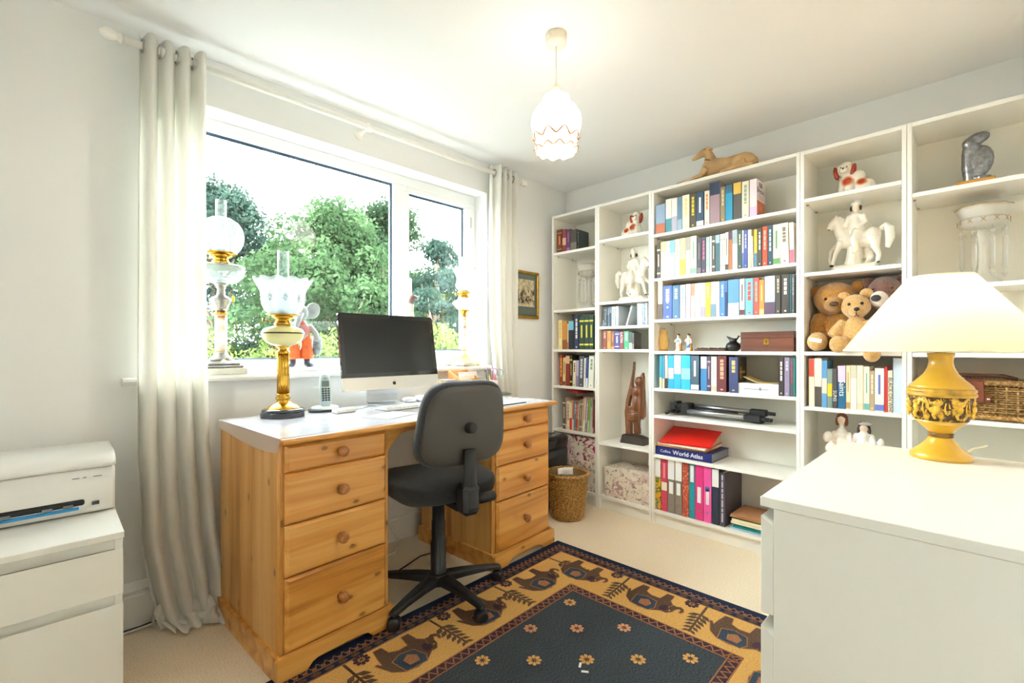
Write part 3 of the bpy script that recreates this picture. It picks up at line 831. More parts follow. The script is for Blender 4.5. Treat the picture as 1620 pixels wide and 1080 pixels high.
PHOTO = floral('photo_print', 'd9a818', [('3f7a34', .5, .56, 40), ('2f6fae', .58, .62, 30), ('1f2a1a', .62, .66, 60)])
RUST = floral('rust_print', 'b8483a', [('e08a5a', .55, .6, 60), ('8a2a24', .6, .66, 50)])
for i, q in enumerate(BIND):
    y0, t, h, col, band = q
    cm = {0: PHOTO, 4: RUST}.get(i) or mat(col, .4, name='file_board')
    lab = f'{FN[i]} lever arch file, {ORD[i]} from the left on the bottom shelf'
    if i == 9: lab = 'dark purple-grey hardback standing last beside the lever arch files'
    o = MB(); e = .0025; D = .255; t -= .0015
    o.box(0, e, -t, 0, 0, h); o.box(e, D, -t, -t + e, 0, h); o.box(e, D, -e, 0, 0, h)
    o = o.obj('lever_arch_file' if i < 9 else 'book', cm, None, (-.27, y0, .0905)); tag(o, lab, 'file' if i < 9 else 'book', 'files on the bottom shelf' if i < 9 else None)
    B((e, D - .006, -t + e, -e, .004, h - .006)).obj('papers', PAGES, o)
    def lab_(z0, z1, m, a=.006, nm='spine_label'):
        B((-.0006, .0002, -t + a, -a, z0, z1)).obj(nm, m, o)
    WH = mat('f2f2f0', .5)
    if i == 0: lab_(.2, .31, WH, .001)
    if i == 1: lab_(.125, .175, mat('f0e2cc', .5), .001); lab_(.2, .29, mat('e88a98', .5), .013)
    if i in (2, 3): lab_(.2, h - .002, WH, .0008); lab_(.115, .185, WH, .009)
    if i == 5: lab_(.21, h - .012, WH, .006)
    if i in (6, 7): lab_(.1, .19, WH, .012)
    if i == 7: lab_(.175, .20, mat('2f7ac4', .5), .009)
    if i == 8: lab_(.21, h - .001, WH, .001)
    if i == 9:
        z1 = .285
        for L in (.03, .035, .02, .03, .04, .02, .05): lab_(z1 - L, z1, mat('c4bfcc', .5), .010, 'spine_print'); z1 -= L + .006
    if i < 8:
        MB().lathe([(.006, 0), (.006, .001), (.004, .001), (.004, .0002)], 12, (-.0008, -t / 2, .055), axis='x').obj('finger_ring', mat('bfc4c8', .25, 1), o)
# pile of folders at the right
zz = .0905
for nm, lab, col, th, dx, w_ in (('folder', 'pale blue card folder at the bottom of the pile', 'a8c4dc', .006, .0, .30), ('folder', 'teal document wallet second from the bottom of the pile', '128a80', .022, .012, .29),
                     ('folder', 'fat cream folder in the middle of the pile', 'eadcc0', .026, .004, .30), ('folder', 'green card folder under the brown one', '4f9a3a', .010, .008, .30), ('folder', 'brown card folder on top of the pile', 'b07848', .012, .0, .31)):
    o = MB(); o.box(0, .22, -w_, 0, 0, th * .45, b=.001); o.box(.004, .22, -w_ + .004, -.004, th * .45, th - .0006, b=.001)
    o = o.obj(nm, mat(col, .7, noise=(20, .08)), None, (-.262 + dx, -1.345 - dx, zz)); tag(o, lab, 'folder', 'folders piled on the bottom shelf'); zz += th
    if col == 'b07848': B((0.002, .218, -w_ + .003, -.003, th, th + .001)).obj('flap', mat('b8835a', .7), o)
# world atlas, papers and the red file on the seventh shelf
z7 = Z3[6]
o = MB(); o.box(0, .26, -.345, 0, 0, .004); o.box(0, .26, -.345, 0, .046, .050); o.box(0, .004, -.345, 0, .004, .046)
o = o.obj('atlas', mat('1f2a6e', .35), None, (-.268, -.905, z7 + .0005)); tag(o, 'big navy world atlas lying under the red file', 'book')
B((.004, .255, -.342, -.003, .004, .046)).obj('pages', mat('8f8f94', .8), o)
text('Collins', .024, (-.0008, -.035, .025), (0, -1, 0), (0, 0, 1), mat('f2f2f4', .5), o, 'title_lettering')
text('World Atlas', .036, (-.0008, -.115, .025), (0, -1, 0), (0, 0, 1), mat('f2f2f4', .5), o, 'title_lettering', bold=.0006)
B((-.0006, .0002, -.27, -.2, -.0 + .022, .025)).obj('spine_print', mat('8f94c4', .5), o)
zz = z7 + .051
for lab, col, th, rz in (('loose sheaf of orange-edged papers on the atlas', 'd99a5a', .012, .03), ('pale loose papers right under the red file', 'e6dcc8', .010, -.04)):
    o = MB().box(0, .22, -.30, 0, 0, th, b=.002).obj('papers', mat(col, .8, noise=(40, .15)), None, (-.262, -.915, zz), (0, 0, rz)); tag(o, lab, 'papers'); zz += th + .0004
o = MB()
o.box(0, .24, -.30, 0, 0, .0025)
o.prism([(.2375, .0025), (.24, .0025), (.24, .070), (.2375, .070)], -.30, 0, 'xz')
o.prism([(0, .006), (.24, .0675), (.24, .070), (0, .0085)], -.30, 0, 'xz')
o = o.obj('lever_arch_file', mat('e0261c', .35), None, (-.272, -.935, zz + .0005), (0, 0, .10)); tag(o, 'bright red lever arch file lying on the atlas', 'file')
MB().prism([(.03, .003), (.23, .003), (.23, .060), (.03, .011)], -.292, -.008, 'xz').obj('papers', mat('c9b48a', .8), o)

# ---- ornaments
CREAMG = 'e8e0d0'
def ornament(name, label, cat, y, z, x=-.17, rot=0.0, group=None):
    return thing(name, label, cat, (x, y, z), FR + rot, group)

def spaniel(label, y, z, sx, x):
    t = ornament('spaniel_figurine', label, 'figurine', y, z, x, 0, 'pottery spaniels')
    m = MB()
    E_ = lambda c, r, rot=None: m.ell((c[0] * sx, c[1], c[2]), r, rot=(rot[0], rot[1] * sx, rot[2] * sx) if rot else None)
    E_((-.028, 0, .062), (.040, .036, .062)); E_((.030, .004, .042), (.050, .036, .044)); E_((.005, 0, .085), (.034, .030, .045), (0, .5, 0))
    E_((-.040, -.006, .138), (.033, .031, .036)); E_((-.040, -.036, .130), (.019, .018, .015)); E_((-.036, .0, .165), (.026, .024, .014))
    m.tube([(-.045 * sx, -.022, .08), (-.050 * sx, -.030, .03), (-.050 * sx, -.036, .006)], [.017, .013, .014], 8)
    m.tube([(-.014 * sx, -.022, .08), (-.014 * sx, -.030, .03), (-.014 * sx, -.036, .006)], [.017, .013, .014], 8)
    E_((.035, -.03, .012), (.040, .016, .012)); E_((.078, .004, .018), (.022, .014, .016))
    S = lambda x_, y_, z_: (x_ * sx, y_, z_)
    G = spots('spaniel_glaze_%d' % sx, CREAMG, [(S(-.026, -.03, .074), (.036, .05, .036), 'd98a3f'), (S(-.026, -.035, .074), (.030, .05, .030), 'a8330f'), (S(.028, -.03, .062), (.032, .05, .026), 'd98a3f'), (S(.028, -.03, .062), (.027, .05, .022), 'a8330f'),
               (S(.06, -.02, .085), (.03, .06, .018), 'b84a18'), (S(.075, -.01, .02), (.03, .05, .014), 'c9601f'), (S(-.04, .0, .178), (.02, .05, .010), 'e6b070')], wob=.3)
    sculpt(m, 'body', G, t, vox=.0032, it=4)
    RB = mat('9c2a0c', .25, noise=(40, .25), coat=.4, name='red_brown_glaze')
    for s_ in (-1, 1):
        e = MB(); e.ell(((-.040 + s_ * .034) * sx, -.010, .128), (.012, .017, .034), rot=(0, s_ * .18 * sx, 0)); e.obj('ear', RB, t)
    e = MB()
    for s_ in (-1, 1): e.ell(((-.040 + s_ * .012) * sx, -.0335, .146), .0035, 8, 6)
    e.ell((-.040 * sx, -.054, .134), (.005, .004, .004), 8, 6)
    e.obj('face_paint', mat('2a1c14', .3), t)
    return t
spaniel('red and white pottery spaniel facing right on second bookcase', -.675, Z2[0], -1, -.15)
spaniel('red and white pottery spaniel above the white horse and rider', -1.888, Z4[0], 1, -.15)

def horse_rider(label, y, z, sx, x, k=1.0):
    t = ornament('horse_and_rider_figurine', label, 'figurine', y, z, x, 0, 'white pottery horses with riders')
    t.scale = (k, k, k)
    m = MB()
    T = lambda pts, r, fl=1.0: m.tube([(p[0] * sx, p[1], p[2]) for p in pts], r, 9, flat=fl)
    E_ = lambda c, r, rot=None: m.ell((c[0] * sx, c[1], c[2]), r, rot=(rot[0], rot[1] * sx, rot[2] * sx) if rot else None)
    m.box(-.095, .085, -.042, .042, 0, .034, b=.012)
    T([(-.012, .008, .02), (-.012, .010, .06), (-.010, .010, .14)], [.046, .032, .024]); E_((-.012, .012, .12), (.026, .022, .05))      # tree-stump support
    E_((.012, 0, .150), (.072, .030, .040)); E_((.058, 0, .160), (.036, .030, .040)); E_((-.045, 0, .155), (.034, .027, .042))
    T([(-.040, 0, .165), (-.062, 0, .205), (-.068, 0, .235), (-.082, 0, .252)], [.036, .029, .024, .020], .7)
    T([(-.076, 0, .252), (-.096, 0, .236), (-.108, 0, .212)], [.021, .017, .012], .75)
    T([(-.040, 0, .205), (-.052, 0, .245), (-.072, 0, .268)], [.012, .014, .008], .6)           # mane
    for s_ in (-1, 1): T([(-.078, s_ * .008, .262), (-.078, s_ * .010, .280)], [.006, .003])
    T([(-.058, -.012, .145), (-.078, -.014, .095), (-.092, -.014, .040)], [.019, .010, .009]); T([(-.062, .012, .145), (-.102, .014, .110), (-.106, .014, .070), (-.100, .014, .045)], [.018, .010, .008, .009])
    T([(.068, -.012, .150), (.072, -.014, .100), (.084, -.014, .070), (.080, -.014, .036)], [.025, .015, .010, .009]); T([(.060, .012, .145), (.046, .014, .095), (.058, .014, .066), (.030, .014, .036)], [.024, .014, .010, .010])
    T([(.088, 0, .185), (.106, 0, .200), (.120, 0, .185), (.122, 0, .140), (.112, 0, .095)], [.010, .014, .018, .019, .010], .7)
    # rider
    T([(.004, 0, .185), (.000, -.004, .230), (-.004, 0, .268)], [.036, .026, .020], .8)
    E_((-.002, 0, .262), (.030, .019, .016)); E_((-.002, -.004, .298), (.0155, .0155, .020)); T([(-.002, 0, .278), (-.002, 0, .29)], [.011, .011])
    E_((-.002, 0, .318), (.022, .019, .012)); E_((.006, 0, .332), (.014, .012, .012))
    T([(.022, -.008, .262), (.036, -.016, .225), (.010, -.026, .205)], [.013, .011, .010]); T([(-.024, -.008, .262), (-.036, -.012, .235), (-.046, -.006, .208)], [.012, .010, .008])
    T([(.010, -.022, .190), (-.006, -.034, .150), (.004, -.036, .095), (-.008, -.040, .085)], [.020, .017, .012, .010])
    T([(.020, .02, .25), (.036, .024, .19), (.040, .022, .12), (.03, .02, .06)], [.018, .028, .026, .012], .5)  # cloak
    S = lambda a, b, c: (a * sx, b, c)
    G = spots('horse_glaze_%d' % sx, 'e2dccf', [(S(-.002, -.02, .297), (.012, .02, .015), 'ecc9a8'), (S(-.109, 0, .208), (.012, .03, .012), '4a3a34'), (S(.010, -.035, .10), (.03, .03, .05), 'efe2c8'), (S(-.045, -.01, .207), (.010, .02, .010), 'e8c4a4')], wob=.15)
    sculpt(m, 'figure', G, t, vox=.0034, it=3)
    e = MB()
    for p in ((.016, -.002, .296), (-.020, -.002, .296)): e.ell((p[0] * sx, p[1], p[2]), (.006, .012, .012), 8, 6)
    e.obj('hair', mat('4a3020', .4), t)
    h_ = MB()
    for p in ((-.094, -.014, .038), (-.100, .014, .040), (.080, -.014, .036), (.030, .014, .037)): h_.ell((p[0] * sx, p[1], p[2]), (.010, .008, .005), 8, 5)
    h_.obj('hooves', mat('3a302a', .4), t)
    return t
horse_rider('white pottery horse with helmeted rider in second bookcase', -.690, Z2[1], -1, -.15, 1.04)
horse_rider('white pottery horse with rider facing left above the teddy bears', -1.893, Z4[1], 1, -.15, 1.03)

GL = glass('ffffff', .16, .02, .10, 'f2f2ea', 'lustre_glass')
GLW = glass('ffffff', .1, .1, .62, 'f6f3ea', 'opal_glass')
GOLDL = mat('b98f4a', .35, .7, name='gilt_line')
def lustre(label, y, z, x, k=1.0):
    t = ornament('glass_lustre', label, 'ornament', y, z, x, 0, 'glass lustres with hanging drops'); t.scale = (k, k, k)
    p = [(.066, .275), (.072, .295), (.080, .312), (.084, .326)]
    fl = lambda a, i: 1 + (.05 if i in (3, 4) else 0) * cos(a * 8)
    MB().shell(p, 48, .003, flute=fl).obj('rim', GLW, t)
    MB().lathe([(.020, .235), (.055, .243), (.074, .258), (.078, .272), (.066, .282), (.060, .28)], 40).obj('bowl', GLW, t)
    MB().lathe([(.020, .235), (.016, .18), (.013, .12), (.016, .07), (.026, .045), (.055, .02), (.062, .008), (.062, 0)], 28).obj('stem', GLW, t)
    g = MB()
    for i in range(12):
        a = 2 * pi * i / 12; c = (.0785 * cos(a), .0785 * sin(a), .266)
        for j in range(4):
            b_ = pi / 4 + j * pi / 2
            g.tube([c, (c[0] - sin(a) * .011 * cos(b_), c[1] + cos(a) * .011 * cos(b_), c[2] + .013 * sin(b_))], .0011, 4)
    g.obj('gilt_stars', GOLDL, t)
    r_ = MB(); r_.lathe([(.0848, .3255), (.0850, .328), (.0835, .328)], 48, flute=lambda a, i: 1 + .05 * cos(a * 8)); r_.obj('gilt_rim', GOLDL, t)
    d = MB(); d.lathe([(.0015, .242), (.0015, .232), (.010, .224), (.010, .216), (.0015, .206)], 8); d.lathe([(.001, .206), (.008, .196), (.0085, .08), (.001, .066)], 6, smooth=False); d.lathe([(.001, .066), (.009, .058), (.009, .05), (.001, .036)], 8, smooth=False)
    first = None
    for i in range(8):
        a = 2 * pi * (i + .5) / 8
        if first is None:
            first = d.obj('glass_drop', GL, t); o = first
        else:
            o = first.copy(); COL.objects.link(o); o.parent = t
        o.location = (.068 * cos(a), .068 * sin(a), 0)
    return t
lustre('clear glass lustre with hanging drops in the corner bookcase', -.325, Z1[1], -.15, .98)
lustre('opal glass lustre with hanging drops above the table lamp', -2.321, Z5[1], -.14)

# silver abstract torso on a wooden block
t = ornament('abstract_sculpture', 'silver abstract torso sculpture on a wooden block', 'sculpture', -2.298, Z5[0], -.155)
MB().box(-.058, .058, -.04, .04, 0, .036, b=.002).obj('plinth_block', wood('light_oak_block', 'cf9440', 'c0812f', '9a6220', 'x', 1.5), t)
m = MB(); m.ell((.012, 0, .115), (.044, .026, .068), rot=(0, .12, 0)); m.tube([(-.012, 0, .03), (-.016, 0, .10), (-.014, 0, .16), (-.010, 0, .20)], [.022, .027, .028, .027], 12, flat=.8)
m.ell((.006, 0, .212), (.040, .024, .025), rot=(0, -.28, 0)); m.ell((-.018, 0, .198), (.024, .022, .024)); m.tube([(.02, 0, .05), (.02, 0, .03)], [.03, .026], 10)
sculpt(m, 'torso', mat('8f8f92', .28, .85, noise=(60, .35), bump=(180, .5, .002), name='hammered_silver'), t, vox=.0035, it=6)

# greyhound on top of the wide bookcase
t = ornament('greyhound_statue', 'tan stone greyhound lying on top of the wide bookcase', 'statue', -1.262, BH, -.232)
m = MB()
m.tube([(.175, 0, .055), (.12, 0, .060), (.06, 0, .060), (0, 0, .062), (-.035, 0, .070)], [.036, .038, .036, .046, .044], 14, flat=.8)
m.ell((.155, -.022, .048), (.062, .026, .042), rot=(0, .2, 0)); m.ell((.155, .022, .048), (.062, .026, .042), rot=(0, .2, 0)); m.ell((-.035, 0, .06), (.045, .034, .052), rot=(0, -.4, 0))
m.tube([(-.032, 0, .085), (-.034, 0, .115), (-.045, 0, .145), (-.060, 0, .160)], [.040, .030, .024, .024], 12, flat=.8)
m.tube([(-.058, 0, .162), (-.085, 0, .158), (-.115, 0, .145), (-.140, 0, .138)], [.026, .023, .015, .010], 10, flat=.75)
for s_ in (-1, 1):
    m.tube([(-.048, s_ * .014, .170), (-.038, s_ * .018, .178), (-.026, s_ * .019, .170)], [.010, .010, .006], 8, flat=.6)
    m.tube([(-.045, s_ * .026, .055), (-.075, s_ * .03, .022), (-.14, s_ * .028, .012), (-.225, s_ * .024, .009)], [.026, .016, .011, .010], 8)
    m.tube([(.17, s_ * .04, .03), (.10, s_ * .046, .014), (.04, s_ * .042, .010)], [.022, .014, .011], 8)
m.tube([(.215, -.01, .03), (.20, -.05, .012), (.13, -.068, .008), (.05, -.064, .007)], [.012, .009, .007, .005], 8)
m.box(-.06, .21, -.05, .05, 0, .006)
sculpt(m, 'body', mat('b89463', .6, noise=(14, .22), bump=(60, .2), name='tan_stone'), t, vox=.004, it=4)
c = MB(); c.lathe([(.0335, -.003), (.0350, 0), (.0335, .003)], 24); o = c.obj('collar', mat('6a5836', .5), t, (-.0335, 0, .101), (0, .45, 0)); o.scale = (1, .86, 1)

# tall carved wooden figure
t = ornament('carved_figure', 'tall dark wooden carved figure with a long spear-like shield', 'carving', -.700, Z2[4], -.16)
WOODC = wood('carved_hardwood', '8a5530', '6e3f22', '4a2814', 'z', 1.3, 0, .4, .2)
MB().prism([(-.082, 0), (.088, 0), (.088, .040), (.03, .052), (-.065, .056)], -.045, .045).obj('plinth_block', mat('3a3029', .6, noise=(30, .2)), t)
m = MB()
P = lambda x_, y_: ((x_ - 262) / 1560, (1035 - y_) / 1630)
m.prism([P(*q) for q in ((272, 115), (268, 240), (250, 400), (262, 440), (235, 520), (212, 620), (212, 700), (235, 790), (236, 940), (178, 935), (172, 800), (165, 700), (185, 560), (222, 420), (258, 240))], -.022, .012)
m.prism([P(*q) for q in ((232, 430), (262, 430), (262, 520), (222, 522))], -.02, .01)
m.prism([P(*q) for q in ((208, 640), (260, 640), (262, 520), (255, 450), (300, 430), (345, 440), (362, 540), (352, 700), (325, 800), (330, 930), (280, 925), (272, 800), (255, 790), (212, 790))], -.028, .014)
m.prism([P(*q) for q in ((358, 262), (368, 330), (372, 480), (380, 640), (378, 740), (345, 780), (340, 600), (345, 420), (330, 300))], -.002, .024)
a_, b_ = P(320, 365); m.ell((a_, -.008, b_), (.027, .026, .032)); a_, b_ = P(310, 470); m.ell((a_, -.018, b_), (.034, .022, .034)); a_, b_ = P(300, 600); m.ell((a_, -.016, b_), (.030, .024, .06))
a_, b_ = P(275, 740); m.ell((a_, -.018, b_), (.042, .026, .04)); a_, b_ = P(205, 860); m.ell((a_, -.008, b_), (.020, .022, .055)); a_, b_ = P(303, 860); m.ell((a_, -.008, b_), (.020, .022, .055))
a_, b_ = P(320, 410); m.tube([(a_, -.006, b_ + .01), (a_, -.006, b_ - .03)], [.016, .02], 8)
sculpt(m, 'figure', WOODC, t, vox=.0035, it=5)
g = MB()
for q in (690, 715, 740, 765): a_, b_ = P(265, q); g.tube([(a_ - .030, -.036, b_ - .002), (a_, -.045, b_), (a_ + .034, -.036, b_ + .006)], .0016, 6)
g.obj('carved_folds', mat('8f5f3c', .4), t)

# wide bookcase, fourth shelf
z4 = Z3[3]
t = ornament('nesting_doll', 'plain pale wooden nesting doll', 'ornament', -.926, z4, -.2)
MB().lathe([(.001, .137), (.014, .134), (.0215, .122), (.0225, .112), (.020, .098), (.026, .088), (.034, .065), (.034, .045), (.027, .018), (.024, .010)], 24).obj('body', mat('d9ad5c', .4, noise=(25, .15), coat=.3), t)
MB().lathe([(.024, .010), (.028, .008), (.028, 0)], 24).obj('base', mat('c4903f', .4), t)
MB().lathe([(.0232, .110), (.0228, .118), (.012, .1365), (.001, .139)], 24, ang=(.2, pi - .2)).obj('headscarf', mat('a87838', .45), t)
e = MB()
for s_ in (-1, 1): e.ell((s_ * .007, -.0215, .116), (.0022, .0015, .0016), 8, 5)
e.obj('face_paint', mat('4a3018', .5), t)
def couple(label, y, skirt, coat_, dx=0):
    t = ornament('porcelain_figurine', label, 'figurine', y, z4, -.2, 0, 'small porcelain pair')
    m = MB(); m.lathe([(.020, 0), (.019, .006), (.016, .008)], 14); m.tube([(.006, 0, .008), (.006, 0, .04)], [.006, .008], 8); m.tube([(-.006, 0, .008), (-.006, 0, .04)], [.006, .008], 8)
    m.lathe([(.014, .028), (.011, .05), (.013, .072), (.006, .082)], 12); m.ell((0, 0, .090), (.008, .008, .010)); m.tube([(-.012, 0, .074), (-.020, -.006, .058), (-.010, -.012, .054)], [.005, .004, .004], 6); m.tube([(.012, 0, .074), (.019, -.004, .058), (.017, -.008, .045)], [.005, .004, .004], 6)
    sculpt(m, 'body', spots('pair_glaze_' + skirt, 'f0e9e2', [((0, 0, .03), (.03, .03, .02), skirt), ((0, 0, .062), (.02, .03, .016), coat_), ((0, -.006, .09), (.008, .006, .009), 'ecc4a4')], wob=.2), t, vox=.002, it=2)
    h_ = MB(); h_.ell((.002, .002, .097), (.009, .009, .008), 10, 7); h_.obj('hair', mat('3a2a24', .5), t)
    k_ = MB(); k_.lathe([(.010, 0), (.009, .012), (.006, .03), (.008, .044), (.004, .046)], 10, (.019, -.006, 0)); k_.obj('tree_stump', mat('a5702c', .4), t)
couple('small porcelain figurine in a white coat beside the nesting doll', -1.022, 'e8dce4', '8fa8b8')
couple('small porcelain figurine with a blue skirt left of the carved tray', -1.086, '4f86c9', 'f2efe9')
t = ornament('carved_tray', 'flat dark carved tray with pebbled top', 'tray', -1.225, z4, -.19)
MB().box(-.088, .088, -.05, .05, 0, .012, b=.003).obj('base', mat('5a3a2c', .5), t)
r = rnd(7); m = MB()
for i in range(70): m.ell((r.uniform(-.078, .078), r.uniform(-.042, .042), .0145), (r.uniform(.004, .008), r.uniform(.004, .007), r.uniform(.004, .007)), 7, 5)
m.obj('beads', mat('3f4a48', .35, noise=(120, .6)), t)['kind'] = 'stuff'
t = ornament('black_jug', 'small black pottery jug beside the wooden box', 'jug', -1.342, z4, -.2)
BLK = mat('1b1b1c', .35, name='black_basalt')
MB().lathe([(.022, 0), (.034, .010), (.040, .026), (.034, .042), (.020, .052), (.017, .060), (.022, .072), (.019, .072), (.014, .060), (.001, .05)], 24, flute=lambda a, i: (1 + (.7 if i in (6, 7) else 0) * max(0, cos(a - pi)) ** 4, (.012 * max(0, cos(a - pi)) ** 3 if i in (6, 7) else 0))).obj('body', BLK, t)
MB().tube([(.018, 0, .064), (.030, 0, .085), (.044, 0, .082), (.046, 0, .055), (.038, 0, .036)], [.004, .0045, .0045, .0045, .004], 8).obj('handle', BLK, t)
t = ornament('wooden_box', 'rosewood box with a brass keyhole plate', 'box', -1.5235, z4, -.175)
RW = wood('rosewood', '7a4630', '5e3222', '3c1d14', 'x', 1.2, 0, .35, .3)
bevel(B((-.127, .127, -.07, .08, 0, .070)).obj('body', RW, t), .002); bevel(B((-.127, .127, -.07, .08, .0712, .104)).obj('lid', RW, t), .002)
BRASS = mat('c79a3c', .22, 1.0, noise=(30, .12), name='polished_brass')
k_ = MB().prism([(-.014, .040), (-.010, .036), (.010, .036), (.014, .040), (.012, .052), (.014, .064), (.008, .068), (-.008, .068), (-.014, .064), (-.012, .052)], -.0715, -.0695).obj('escutcheon', BRASS, t)
B((-.0025, .0025, -.0722, -.0712, .045, .058)).obj('keyhole', mat('2a1c10', .6), k_)

# folded tripod, sixth shelf
t = ornament('tripod', 'folded silver and black camera tripod', 'tripod', -1.26, Z3[5], -.185)
SIL = mat('b9bcc0', .3, .9, name='anodised_tube'); BLP = mat('202124', .5, name='black_plastic')
def leg_(y_, z_, x0, x1):
    g = MB().tube([(x0, y_, z_), (x1, y_ + .006, z_ - .006)], .0135, 12); o = g.obj('leg', SIL, t)
    q = MB(); q.box(x1 - .02, x1 + .065, y_ - .014, y_ + .026, z_ - .024, z_ + .012, b=.005); q.tube([(x1 + .06, y_ + .005, z_ - .006), (x1 + .105, y_ + .006, z_ - .007)], .010, 10); q.obj('leg_clamp', BLP, o)
    return o
leg_(-.035, .035, -.17, .165); leg_(.03, .06, -.165, .175); leg_(.0, .028, -.16, .17)
g = MB().tube([(-.16, 0, .045), (.10, 0, .042)], .010, 10).obj('centre_column', mat('3a3b3e', .4, .5), t)
q = MB(); q.box(-.215, -.155, -.045, .045, .018, .078, b=.010); q.box(-.245, -.205, -.028, .028, .028, .074, b=.006); q.obj('shoulder', BLP, t)
q = MB(); q.box(-.285, -.24, -.03, .03, .012, .078, b=.004); q.box(-.262, -.238, -.034, .034, .066, .084, b=.004); q.lathe([(.012, 0), (.012, .05)], 12, (-.25, -.06, .05), axis='y'); q.obj('pan_head', BLP, t)
MB().tube([(-.255, -.03, .035), (-.282, -.085, .016)], [.007, .0095], 10).obj('pan_handle', BLP, t)

# boxes covered in floral paper
FLW = floral('toile_paper', 'eadfca', [('dcc6b8', .50, .58, 9), ('b8928c', .575, .60, 24), ('a07a80', .625, .64, 34), ('efe6d6', .6, .64, 8)])
FLP = floral('rose_paper', 'ece6d8', [('e2b8c0', .53, .57, 11), ('8a945a', .60, .63, 17), ('b0305f', .57, .60, 12.5)])
def floral_box(label, y, z, x, w_, d_, h_, m, lid):
    t = ornament('storage_box', label, 'box', y, z, x)
    bevel(B((-w_ / 2, w_ / 2, -d_ / 2, d_ / 2, 0, h_ - lid)).obj('body', m, t), .003); bevel(B((-w_ / 2 - .002, w_ / 2 + .002, -d_ / 2 - .002, d_ / 2 + .002, h_ - lid - .001, h_)).obj('lid', m, t), .003)
    return t
floral_box('cream box with faded mauve toile print in second bookcase', -.704, .0905, -.150, .325, .24, .19, FLW, .05)
floral_box('large cream toile box on the floor of the corner bookcase', -.312, .0905, -.155, .30, .235, .20, FLW, .045)
floral_box('white box printed with big pink roses in the corner bookcase', -.326, .2910, -.150, .265, .22, .165, FLP, .045)

# three teddy bears
def fur(name, c1, c2):
    t = NT(name)
    n1 = t.n('ShaderNodeTexNoise'); n1.inputs['Scale'].default_value = 240; n1.inputs['Detail'].default_value = 3
    n2 = t.n('ShaderNodeTexNoise'); n2.inputs['Scale'].default_value = 16
    co = t.obj(); t.l(co, n1.inputs['Vector']); t.l(co, n2.inputs['Vector'])
    c = t.ramp(n1.outputs[0], [(.35, c1), (.65, c2)]); c = t.mix(t.ramp(n2.outputs[0], [(.4, '000000'), (.8, '666666')]), c, c1)
    t.l(c, t.b.inputs['Base Color']); t.b.inputs['Roughness'].default_value = 1.0; t.b.inputs['Sheen Weight'].default_value = .5; t.b.inputs['Specular IOR Level'].default_value = .05
    t.bump(n1.outputs[0], .9, .006)
    return t.m
def bear(label, f_, parts, ears, eyes, nose, extra=None):
    """parts in room coordinates: ('e', centre, radii) or ('t', path, radii); body is one fused plush"""
    t = thing('teddy_bear', label, 'teddy bear', parts[0][1])
    O = Vector(parts[0][1]); L = lambda p: tuple(Vector(p) - O)
    m = MB()
    for p in parts:
        if p[0] == 'e': m.ell(L(p[1]), p[2], 18, 12)
        else: m.tube([L(q) for q in p[1]], p[2], 12)
    sculpt(m, 'body', f_, t, vox=.0055, it=3)
    for e in ears:
        q = MB(); q.ell(L(e[0]), e[1], 14, 9); q.obj('ear', f_, t)
    for p in eyes: MB().ell(L(p), .007, 10, 8).obj('eye', mat('1a1210', .1), t)
    MB().ell(L(nose[0]), nose[1], 12, 8).obj('nose', mat(nose[2], .5), t)
    if extra: extra(t, L)
    return t
zb = Z4[2]
GOLDF = fur('golden_mohair', '8a5a1e', 'c08a3e'); TANF = fur('tan_curly_plush', 'b88a4c', 'dab478'); BRF = fur('brown_plush', '5a3a30', '8a6254')
def big_x(t, L):
    MB().ell(L((-.27, -1.757, zb + .048)), (.036, .043, .046), 16, 11).obj('foot_pad', TANF, t)
    q = MB().box(-.0022, .0022, -.026, .026, -.0095, .0095, b=.001).obj('fabric_label', mat('efe6d6', .8), t, L((-.3065, -1.757, zb + .055)), (.2, 0, 0))
bear('large golden teddy bear at the back left', GOLDF,
     [('e', (-.145, -1.835, zb + .10), (.075, .09, .105)), ('e', (-.165, -1.812, 1.318), (.085, .093, .082)), ('e', (-.235, -1.822, 1.285), (.045, .045, .036)), ('t', [(-.15, -1.745, 1.23), (-.185, -1.742, 1.19), (-.20, -1.745, 1.13)], [.036, .036, .034]),
      ('t', [(-.14, -1.77, zb + .06), (-.21, -1.757, zb + .05)], [.046, .042]), ('t', [(-.14, -1.90, zb + .06), (-.19, -1.93, zb + .05)], [.046, .042])],
     [((-.15, -1.728, 1.355), (.018, .024, .032)), ((-.15, -1.897, 1.372), (.018, .028, .030))], [(-.247, -1.787, 1.312), (-.245, -1.85, 1.318)], ((-.279, -1.826, 1.284), (.010, .020, .012), '3a2a24'), big_x)
def mouth(t, L):
    q = MB(); q.tube([L((-.318, -1.918, 1.243)), L((-.317, -1.918, 1.226)), L((-.310, -1.908, 1.218))], .0018, 6); q.tube([L((-.317, -1.918, 1.226)), L((-.310, -1.928, 1.219))], .0018, 6); q.obj('mouth', mat('2a1a14', .8), t)
